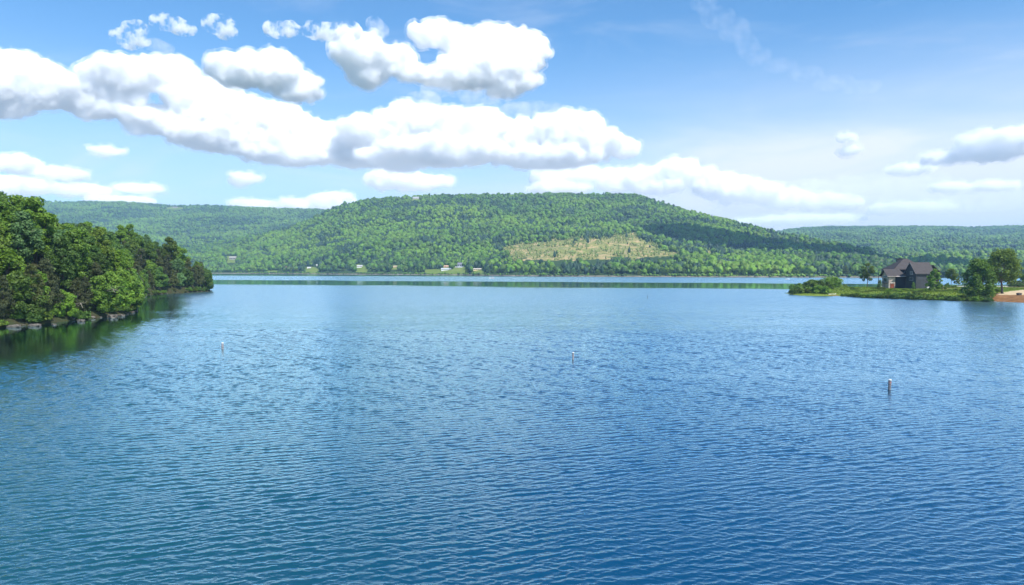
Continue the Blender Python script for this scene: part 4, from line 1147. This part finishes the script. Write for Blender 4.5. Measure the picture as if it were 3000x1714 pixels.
def person(name, loc, label, shirt, sit=True, parent=None, rz=0):
    """one skinned body with separate clothing shells"""
    o = empty(name, loc, rz); tag(o, label, 'person')
    j = {}
    if sit: J = [(0, 0, .45), (0, 0, .75), (0, 0, 1.0), (0, .0, 1.1), (.02, 0, 1.24), (.1, .1, .46), (.45, .12, .48), (.47, .12, .08), (.58, .13, .04), (.1, -.1, .46), (.45, -.12, .48), (.47, -.12, .08), (.58, -.13, .04), (0, .2, .98), (.12, .26, .72), (.36, .2, .66), (0, -.2, .98), (.12, -.26, .72), (.36, -.2, .66)]
    else: J = [(0, 0, .92), (0, 0, 1.2), (0, 0, 1.45), (0, 0, 1.55), (.02, 0, 1.68), (0, .1, .88), (.03, .11, .48), (0, .11, .08), (.12, .12, .04), (0, -.1, .88), (.03, -.11, .48), (0, -.11, .08), (.12, -.12, .04), (0, .2, 1.42), (.02, .27, 1.12), (.15, .27, .9), (0, -.2, 1.42), (.02, -.27, 1.12), (.15, -.27, .9)]
    E = [(0, 1), (1, 2), (2, 3), (3, 4), (0, 5), (5, 6), (6, 7), (7, 8), (0, 9), (9, 10), (10, 11), (11, 12), (2, 13), (13, 14), (14, 15), (2, 16), (16, 17), (17, 18)]
    Rr = [.14, .15, .15, .06, .11, .1, .075, .05, .04, .1, .075, .05, .04, .07, .05, .035, .07, .05, .035]
    me = bpy.data.meshes.new('body'); me.from_pydata(J, E, [])
    b = mobj('body', me, o); sm_ = b.modifiers.new('skin', 'SKIN')
    for i, r in enumerate(Rr): me.skin_vertices[0].data[i].radius = (r, r)
    me.skin_vertices[0].data[0].use_root = True
    b.modifiers.new('sub', 'SUBSURF').levels = 1
    m1, t_, b_ = new_mat('clothes_and_skin'); tc = N(t_, 'ShaderNodeTexCoord'); sp = N(t_, 'ShaderNodeSeparateXYZ'); t_.links.new(tc.outputs['Object'], sp.inputs[0])
    top = 1.08 if sit else 1.52
    t_.links.new(ramp(t_, mathn(t_, 'DIVIDE', sp.outputs[2], 2.0), [(0, (.05, .06, .1)), ((.5 if sit else .92)/2, shirt), (top/2, (.5, .3, .22))], 'CONSTANT'), b_.inputs['Base Color'])
    me.materials.append(m1)
    hz = J[4][2]
    bobj('hair', lambda q: bmesh.ops.create_icosphere(q, subdivisions=2, radius=.125, matrix=Matrix.Translation((J[4][0]-.03, 0, hz+.06))), simple_mat('hair', (.04, .03, .02), .8, .1), o, True)
    return o
# pontoon boat with a pink canopy
p = G(1440, 816, 0)
pb = empty('pontoon_boat', (p.x, p.y, 0), math.pi+.15); tag(pb, 'small motor boat with pink canopy crossing the lake below the hill', 'boat')
v, f = hull_mesh(6.2, 2.2, .75); mobj('hull', mesh_from('hull', v, f, m_white, True), pb)
bobj('hull_stripe', lambda b: (bx(b, -3.0, .8, -1.13, -1.105, .12, .42), bx(b, -3.0, .8, 1.105, 1.13, .12, .42)), m_hulld, pb)
m_pink = simple_mat('pink_canvas', (.62, .22, .30), .8, .1)
bobj('canopy', lambda b: slab(b, [(-2.5, -1.0, 1.7), (-.4, -1.0, 2.35), (-.4, 1.0, 2.35), (-2.5, 1.0, 1.7)], .08), m_pink, pb)
for sx, sy in ((-2.4, -.9), (-2.4, .9), (-.5, -.9), (-.5, .9)):
    bobj('canopy_pole', lambda b: bx(b, sx-.03, sx+.03, sy-.03, sy+.03, .6, 1.65 if sx < -1 else 2.25), m_grey, pb)
bobj('windscreen', lambda b: slab(b, [(.2, -.8, .75), (.7, -.8, 1.25), (.7, .8, 1.25), (.2, .8, .75)], .04), m_glass, pb)
c_, s_ = math.cos(pb.rotation_euler.z), math.sin(pb.rotation_euler.z)
for (lx, lab, shirt) in ((-1.3, 'person in a red shirt seated under the pink canopy', (.45, .06, .06)), (1.4, 'person in a pale shirt seated in the bow of the canopied boat', (.6, .6, .58))):
    person('person', (p.x+c_*lx, p.y+s_*lx, .25), lab, shirt, True, rz=pb.rotation_euler.z)
p = G(2307, 818.5, 0)
fb = empty('fishing_boat', (p.x, p.y, 0), .05); tag(fb, 'low white fishing boat with one person near the right slope of the hill', 'boat')
v, f = hull_mesh(4.6, 1.6, .55); mobj('hull', mesh_from('hull', v, f, m_white, True), fb)
bobj('outboard_motor', lambda b: (bx(b, -2.65, -2.33, -.15, .15, .3, .95), bx(b, -2.55, -2.43, -.05, .05, -.3, .3)), m_hulld, fb)
bobj('hull_stripe', lambda b: (bx(b, -2.2, .6, -.83, -.805, -.02, .2), bx(b, -2.2, .6, .805, .83, -.02, .2)), m_hulld, fb)
person('person', (p.x-.9, p.y, .12), 'person in a red jacket at the stern of the low fishing boat', (.5, .08, .05), False)

# ---------------------------------------------------------------- buoys
m_buoy = simple_mat('buoy_weathered_white', (.20, .19, .20), .5, .3, 6.0); m_pale = simple_mat('buoy_pale_grey', (.27, .26, .27), .5, .12, 6.0); m_cap = simple_mat('buoy_white_cap', (.82, .82, .80), .35, .05); m_band = simple_mat('buoy_orange_band', (.55, .10, .03), .4, .15, 6.0)
m_dullorange = simple_mat('buoy_faded_orange', (.28, .12, .07), .5, .3, 6.0); m_black = simple_mat('buoy_black_mark', (.02, .02, .025), .5, .1); m_base = simple_mat('buoy_foot', (.03, .04, .035), .6, .3, 5.0)
def cyl(b, r, z0, z1, seg=20, r2=None):
    bmesh.ops.create_cone(b, cap_ends=True, segments=seg, radius1=r, radius2=r2 if r2 is not None else r, depth=z1-z0, matrix=Matrix.Translation((0, 0, (z0+z1)/2)))
def buoy(px, py, h, r, label, bands, tilt=(0, 0), bodym=None):
    p = G(px, py, 0)
    o = empty('buoy', (p.x, p.y, 0)); o.rotation_euler = (tilt[0], tilt[1], 0); tag(o, label, 'buoy', 'white regulatory buoys moored across the cove')
    bobj('body', lambda b: cyl(b, r, .0, h-.10), bodym or m_buoy, o)
    bobj('cap', lambda b: (cyl(b, r*1.08, h-.10, h-.03), cyl(b, r*1.0, h-.03, h, r2=r*.55)), m_cap, o)
    bobj('foot', lambda b: cyl(b, r*1.05, -.5, .04), m_base, o)
    for z0, z1, mt in bands: bobj('band', lambda b: cyl(b, r*1.015, z0, z1), mt, o)
    # open diamond mark above crossed bars
    def mark(b):
        for k in range(4):
            a0 = k*math.pi/2; s = .085
            p0 = Vector((math.cos(a0)*s, 0, math.sin(a0)*s)); p1 = Vector((math.cos(a0+math.pi/2)*s, 0, math.sin(a0+math.pi/2)*s))
            mid = (p0+p1)/2; ang = math.atan2((p1-p0).z, (p1-p0).x)
            bmesh.ops.create_cube(b, size=1, matrix=Matrix.Translation((mid.x, -r*1.02, mid.z+h*.55)) @ Matrix.Rotation(-ang, 4, 'Y') @ Matrix.Diagonal(((p1-p0).length, .012, .018, 1)))
    bobj('marking', mark, m_dullorange, o)
    return o
buoy(652, 1023.6, .95, .145, 'white buoy with one faint band floating off the wooded left bank', [(.22, .27, m_black), (.78, .82, m_buoy)], (.02, .02), m_pale)
buoy(1678.6, 1054.6, .94, .115, 'white dark necked buoy in the middle of the lake', [(.72, .83, m_black), (.28, .32, m_buoy)], (0, .03), m_pale)
buoy(2605.5, 1142.4, .98, .13, 'large striped buoy below the house with several dark bands', [(.80, .88, m_black), (.70, .74, m_band), (.50, .54, m_black), (.31, .345, m_black), (.17, .22, m_black)], (0, .045))
p = G(1897, 874, 0)
o = empty('marker_post', (p.x, p.y, 0)); tag(o, 'tiny dark marker post alone in the distant open water', 'marker post')
bobj('post', lambda b: cyl(b, .11, -.6, .95, 12), m_base, o); bobj('cap', lambda b: cyl(b, .14, .95, 1.02, 12), m_black, o)

# ---------------------------------------------------------------- far houses on the opposite shore
def far_house(px0, px1, pyb, pyt, label, wall, roof, hill=MAIN, roofp=.42, nwin=3, depth=.7, white_trim=True, rz=0.0, name='house', porch=False):
    c = hill.at((px0+px1)/2, pyb); sc_ = c.y/2000
    W = (px1-px0)*sc_; Ht = (pyb-pyt)*sc_; dp = max(5, min(W*depth, 9))
    o = empty(name, (c.x, c.y+1, c.z-.3), rz); tag(o, label, 'house')
    hw = Ht*(1-roofp)
    wm = simple_mat('far_wall', wall, .8, .12, .5); rm = siding_mat('far_roof', roof, .4)
    bobj('wall', lambda b: poly_prism(b, [(-dp/2, -1.5), (dp/2, -1.5), (dp/2, hw), (0, Ht-.15), (-dp/2, hw)], 'x', -W/2, W/2), wm, o)
    def f(b):
        slab(b, [(-W/2-.4, 0, Ht+.05), (W/2+.4, 0, Ht+.05), (W/2+.4, -dp/2-.5, hw-.15), (-W/2-.4, -dp/2-.5, hw-.15)], .2)
        slab(b, [(-W/2-.4, .02, Ht+.04), (W/2+.4, .02, Ht+.04), (W/2+.4, dp/2+.5, hw-.16), (-W/2-.4, dp/2+.5, hw-.16)], .2)
    bobj('roof', f, rm, o)
    for i in range(nwin):
        x = -W/2+W*(i+.5)/nwin; w2 = min(.9, W/nwin*.28)
        bobj('window', lambda b: bx(b, x-w2, x+w2, -dp/2-.06, -dp/2-.003, hw*.3, hw*.72), m_glass, o)
    if porch: bobj('porch', lambda b: bx(b, -W/2, W/2, -dp/2-2.2, -dp/2-.08, -1.0, .1), m_white, o)
    return o
far_house(1293, 1321.5, 791.5, 785.5, 'long white single storey house on the lawn by the far shore', (.72, .72, .70), (.50, .52, .55), nwin=5, roofp=.35)
far_house(1301, 1317, 783, 778, 'small orange roofed building behind the long white house', (.55, .26, .16), (.62, .36, .26), nwin=2)
far_house(1341, 1369, 781.5, 769, 'big grey gabled house on the rise above the lawns', (.30, .31, .35), (.15, .15, .18), nwin=5, porch=True)
far_house(1335, 1349, 784, 780.5, 'white garage at the front of the big grey house', (.72, .72, .7), (.55, .52, .5), nwin=2)
far_house(1387, 1410, 791.5, 786, 'low yellow house with pale roof right of the round tree by the far shore', (.62, .50, .22), (.48, .42, .36), nwin=4)
far_house(674, 693, 760.5, 751, 'beige two storey house on the small lawn low on the left slope', (.30, .28, .24), (.30, .28, .25), nwin=4)
far_house(1047, 1062, 783.2, 777, 'cream house above the small field by the far shore', (.62, .58, .50), (.42, .42, .42), nwin=4, porch=True)
far_house(1153, 1164, 784, 779, 'little peach coloured cabin between the trees by the far shore', (.62, .42, .24), (.50, .38, .24), nwin=1)
far_house(832, 840, 788, 780, 'small red brown cabin half hidden in the far shore trees', (.36, .16, .11), (.30, .15, .12), nwin=1)
far_house(901, 911, 786.5, 782, 'tiny pale shed above the far shore grass strip', (.62, .58, .5), (.62, .62, .62), nwin=1)
far_house(927, 935, 778.5, 775, 'white roofed cottage peeking over the far shore trees', (.6, .6, .6), (.7, .7, .7), nwin=1)
far_house(1211, 1229, 583.5, 577.5, 'white roofed house on the edge of the flat hilltop', (.50, .48, .48), (.45, .45, .50), nwin=4)
far_house(509, 523, 610, 606.3, 'pale house in the small clearing on the long left ridge', (.34, .32, .29), (.26, .25, .24), LEFT, nwin=3)

# ---------------------------------------------------------------- lake water
BODY_L, BODY_R = (.006, .056, .064), (.001, .038, .096)
F_GAIN, FAR_ROUGH, WAVES, WSLOPE = 2.0, .16, 60, .024
wm, t, b = new_mat('lake_water')
geo = N(t, 'ShaderNodeNewGeometry')
sp = N(t, 'ShaderNodeSeparateXYZ'); t.links.new(geo.outputs['Position'], sp.inputs[0])
def mapped(rot, scl):
    mp = N(t, 'ShaderNodeMapping'); mp.inputs['Rotation'].default_value = (0, 0, rot); mp.inputs['Scale'].default_value = scl
    t.links.new(geo.outputs['Position'], mp.inputs['Vector']); return mp.outputs[0]
# unresolved ripples far out (height in metres)
def train(rot, scl, scale, detail, rough, amp, dist=0.0):
    return mathn(t, 'MULTIPLY', noise_n(t, mapped(rot, scl), scale, detail, rough, dist), amp)
h = train(R(-9), (.22, 1, 1), .62, 2, .5, .26, .3)
h = mathn(t, 'ADD', h, train(R(-22), (.35, 1, 1), 1.35, 2, .5, .085, .5))
fine = train(R(12), (.5, 1, 1), 4.2, 3, .6, .030, .5)
h = mathn(t, 'ADD', mathn(t, 'MULTIPLY', h, mathn(t, 'MAXIMUM', smap(t, sp.outputs[1], 400, 440), 0.0)), fine)
# wind: slicks and ruffled water
s1 = mathn(t, 'ADD', sp.outputs[1], mathn(t, 'MULTIPLY', sp.outputs[0], .31))
wob = noise_n(t, mapped(0, (.004, .012, 1)), 1.0, 4, .6)
s1 = mathn(t, 'ADD', s1, mathn(t, 'MULTIPLY_ADD', wob, 110.0, -55.0))
band = mathn(t, 'MULTIPLY', smap(t, s1, 395, 425), smap(t, s1, 560, 590, 1, 0))
farsh = smap(t, s1, 905, 960)
lee = mathn(t, 'ADD', sp.outputs[0], mathn(t, 'MULTIPLY', sp.outputs[1], .30))     # close under the left bank
wob2 = noise_n(t, mapped(0, (.03, .03, 1)), 1.0, 3, .6)
lee = mathn(t, 'ADD', lee, mathn(t, 'MULTIPLY_ADD', wob2, 26, -13))
lee = mathn(t, 'MULTIPLY', mathn(t, 'MULTIPLY', smap(t, lee, -46, -14, 1, 0), smap(t, sp.outputs[1], 55, 90)), smap(t, sp.outputs[1], 160, 200, 1, 0))
lee3 = mathn(t, 'ADD', sp.outputs[0], mathn(t, 'MULTIPLY_ADD', sp.outputs[1], .52, 7.0))
lee3 = mathn(t, 'ADD', lee3, mathn(t, 'MULTIPLY_ADD', wob2, 10, -5))
lee = mathn(t, 'MAXIMUM', lee, mathn(t, 'MULTIPLY', smap(t, lee3, 6, 22, 1, 0), smap(t, sp.outputs[1], 150, 190)))
calm = mathn(t, 'MAXIMUM', mathn(t, 'MAXIMUM', mathn(t, 'MULTIPLY', band, .95), mathn(t, 'MULTIPLY', farsh, .85)), mathn(t, 'MULTIPLY', lee, .9))
gust = noise_n(t, mapped(R(8), (.010, .03, 1)), 1.0, 5, .65)
g2 = noise_n(t, mapped(R(-6), (.05, .16, 1)), 1.0, 5, .7)
amp = mathn(t, 'MULTIPLY', mathn(t, 'SUBTRACT', 1.0, calm), mathn(t, 'MULTIPLY', smap(t, gust, .35, .65, .7, 1.2), mathn(t, 'ADD', 1.0, mathn(t, 'MULTIPLY', mathn(t, 'MULTIPLY_ADD', g2, 3.4, -1.7), smap(t, sp.outputs[1], 70, 130)))))
h = mathn(t, 'MULTIPLY', h, mathn(t, 'MULTIPLY', amp, smap(t, sp.outputs[1], 150, 500, 1.0, .7)))
bn = N(t, 'ShaderNodeBump'); bn.inputs['Distance'].default_value = 1.0; bn.inputs['Strength'].default_value = 1.0
t.links.new(h, bn.inputs['Height'])
# body colour of the water: greener shallows on the left, deep blue on the right
gx = mathn(t, 'ADD', sp.outputs[0], mathn(t, 'MULTIPLY_ADD', noise_n(t, mapped(0, (.02, .02, 1)), 1.0, 3, .5), 24, -12))
colr = mixc(t, smap(t, gx, -26, 8), BODY_L, BODY_R)
rgh = mathn(t, 'MULTIPLY', smap(t, sp.outputs[1], 60, 260, .08, .25), mathn(t, 'SUBTRACT', 1.0, mathn(t, 'MULTIPLY', calm, .85)))
dif = N(t, 'ShaderNodeBsdfDiffuse'); t.links.new(colr, dif.inputs[0])
glo = N(t, 'ShaderNodeBsdfGlossy'); glo.distribution = 'GGX'; glo.inputs['Color'].default_value = (.66, .90, 1, 1)
t.links.new(rgh, glo.inputs['Roughness']); t.links.new(bn.outputs[0], glo.inputs['Normal'])
frs = N(t, 'ShaderNodeFresnel'); frs.inputs['IOR'].default_value = 1.333; t.links.new(bn.outputs[0], frs.inputs['Normal'])
mx = N(t, 'ShaderNodeMixShader'); t.links.new(mathn(t, 'MULTIPLY', frs.outputs[0], F_GAIN, clamp=True), mx.inputs[0])
t.links.new(dif.outputs[0], mx.inputs[1]); t.links.new(glo.outputs[0], mx.inputs[2])
t.links.new(mx.outputs[0], t.nodes['Material Output'].inputs['Surface'])
t.nodes.remove(b)
# real waves on the nearer water: sums of wind-driven trains with sharpened crests
def wave_patch(xa, x1, ya, yb, nx, ny, grow, l0, l1, seed, slope, fade, gust_):
    gx_ = np.linspace(-1, 1, nx); st = 1+grow*np.linspace(0, 1, ny); c_ = np.cumsum(st); gy_ = ya+(c_-c_[0])*(yb-ya)/(c_[-1]-c_[0])
    GXn, WY = np.meshgrid(gx_, gy_); WX = GXn*(xa+(x1-xa)*(WY-ya)/(yb-ya)); gw = np.random.default_rng(seed)
    hz = np.zeros(WX.shape, np.float32); ox = np.zeros_like(hz); oy = np.zeros_like(hz)
    for i in range(WAVES+16):
        if i < WAVES:
            u_ = gw.random(); lam = l0*(l1/l0)**u_; ang = R(-14)+gw.normal(0, .20+.25*(1-u_)); sl = slope*(.6+.8*gw.random())
        else: lam = gw.uniform(l0*1.15, l1*.55); ang = R(32)+gw.normal(0, .18); sl = slope*.75
        k = 2*math.pi/lam; a = sl/k; th = ((math.sin(ang)*WX+math.cos(ang)*WY)*k+gw.uniform(0, 6.28)).astype(np.float32)
        hz += a*np.cos(th); sn_ = np.sin(th); ox -= .75*a*math.sin(ang)*sn_; oy -= .75*a*math.cos(ang)*sn_
    env = np.clip((WY-ya)/fade, 0, 1)*np.clip((yb-WY)/fade, 0, 1)*np.clip((1-abs(GXn))*40, 0, 1)
    wob_ = 8*np.sin(WY*.11)+5*np.sin(WX*.17+WY*.05)
    def ss(v, a, b): q = np.clip((v-a)/(b-a), 0, 1); return q*q*(3-2*q)
    c1 = (1-ss(WX+.30*WY+wob_, -46, -14))*ss(WY, 55, 90)*(1-ss(WY, 160, 200))
    c2 = (1-ss(WX+.52*WY+7+wob_*.4, 6, 22))*ss(WY, 150, 190)
    s1_ = WY+.31*WX+8*np.sin(WX*.021+1)
    cb = ss(s1_, 388, 420)
    g0 = WX[::10, ::10]; gs = vnoise(g0, WY[::10, ::10]*2.2, 38, 12, 4).reshape(g0.shape)
    gs = np.repeat(np.repeat(gs, 10, 0), 10, 1)[:WX.shape[0], :WX.shape[1]]; ker = np.ones(15)/15
    for ax in (0, 1): gs = np.apply_along_axis(lambda r: np.convolve(np.pad(r, 7, 'edge'), ker, 'valid'), ax, gs)
    env = env*(1-.88*np.maximum(c1, c2))*(1-.97*cb)*(1+gust_*gs)
    return np.stack([(WX+ox*env).ravel(), (WY+oy*env).ravel(), (hz*env).ravel()], 1), grid_faces(ny, nx)
YA, YB, YC, X0, XA, XB = 14.0, 122.0, 430.0, 28.0, 116.0, 365.0
V1, F1 = wave_patch(X0, XA, YA, YB, 1600, 1350, 2.2, .18, .92, 21, WSLOPE*.94, .15, .28)
V2_, F2_ = wave_patch(XA, XB, YB, YC, 1400, 1000, 2.6, .6, 1.7, 22, WSLOPE*.48, .2, .15)
xe = 7000
far_v = np.array([(-xe, -60, 0), (xe, -60, 0), (xe, YA, 0), (X0, YA, 0), (-X0, YA, 0), (-xe, YA, 0), (-xe, YB, 0), (-XA, YB, 0), (XA, YB, 0), (xe, YB, 0),
    (-XB, YC, 0), (XB, YC, 0), (-xe, YC, 0), (xe, YC, 0), (xe, 2600, 0), (-xe, 2600, 0)])
far_f = [(0, 1, 2, 5), (5, 4, 7, 6), (3, 2, 9, 8), (6, 7, 10, 12), (8, 9, 13, 11), (12, 13, 14, 15)]
n1, n2 = len(V1), len(V2_)
VV = np.concatenate([V1, V2_, far_v]).astype(np.float32)
LQ = np.concatenate([F1.ravel(), F2_.ravel()+n1, np.array(far_f).ravel()+n1+n2]).astype(np.int32); nf = len(LQ)//4
me = bpy.data.meshes.new('lake_water')
me.vertices.add(len(VV)); me.vertices.foreach_set('co', VV.ravel())
me.loops.add(nf*4); me.loops.foreach_set('vertex_index', LQ)
me.polygons.add(nf); me.polygons.foreach_set('loop_start', np.arange(0, nf*4, 4, dtype=np.int32)); me.polygons.foreach_set('loop_total', np.full(nf, 4, dtype=np.int32))
me.update(calc_edges=True)
me.polygons.foreach_set('use_smooth', np.ones(nf, dtype=bool)); me.materials.append(wm)
tag(mobj('lake_water', me), kind='structure')
bd = simple_mat('lake_bed', (.05, .05, .04), .9)
me = mesh_from('ground', [(-7500, -200, -6), (7500, -200, -6), (7500, 7000, -6), (-7500, 7000, -6)], [(0, 1, 2, 3)], bd)
tag(mobj('ground', me), kind='structure')

# ---------------------------------------------------------------- haze
b = bmesh.new(); bmesh.ops.create_cube(b, size=1)
for v in b.verts: v.co = Vector((v.co.x*15500, v.co.y*8500+4000, (v.co.z+.5)*560-7))
me = bpy.data.meshes.new('haze'); b.to_mesh(me); b.free()
hm = bpy.data.materials.new('haze_air'); hm.use_nodes = True; t = hm.node_tree; t.nodes.clear()
o_ = N(t, 'ShaderNodeOutputMaterial'); pv = N(t, 'ShaderNodeVolumePrincipled')
pv.inputs['Color'].default_value = (0.42, 0.68, 1.0, 1); pv.inputs['Density'].default_value = 0.0001
t.links.new(pv.outputs[0], o_.inputs['Volume'])
me.materials.append(hm)
tag(mobj('haze', me), kind='stuff')
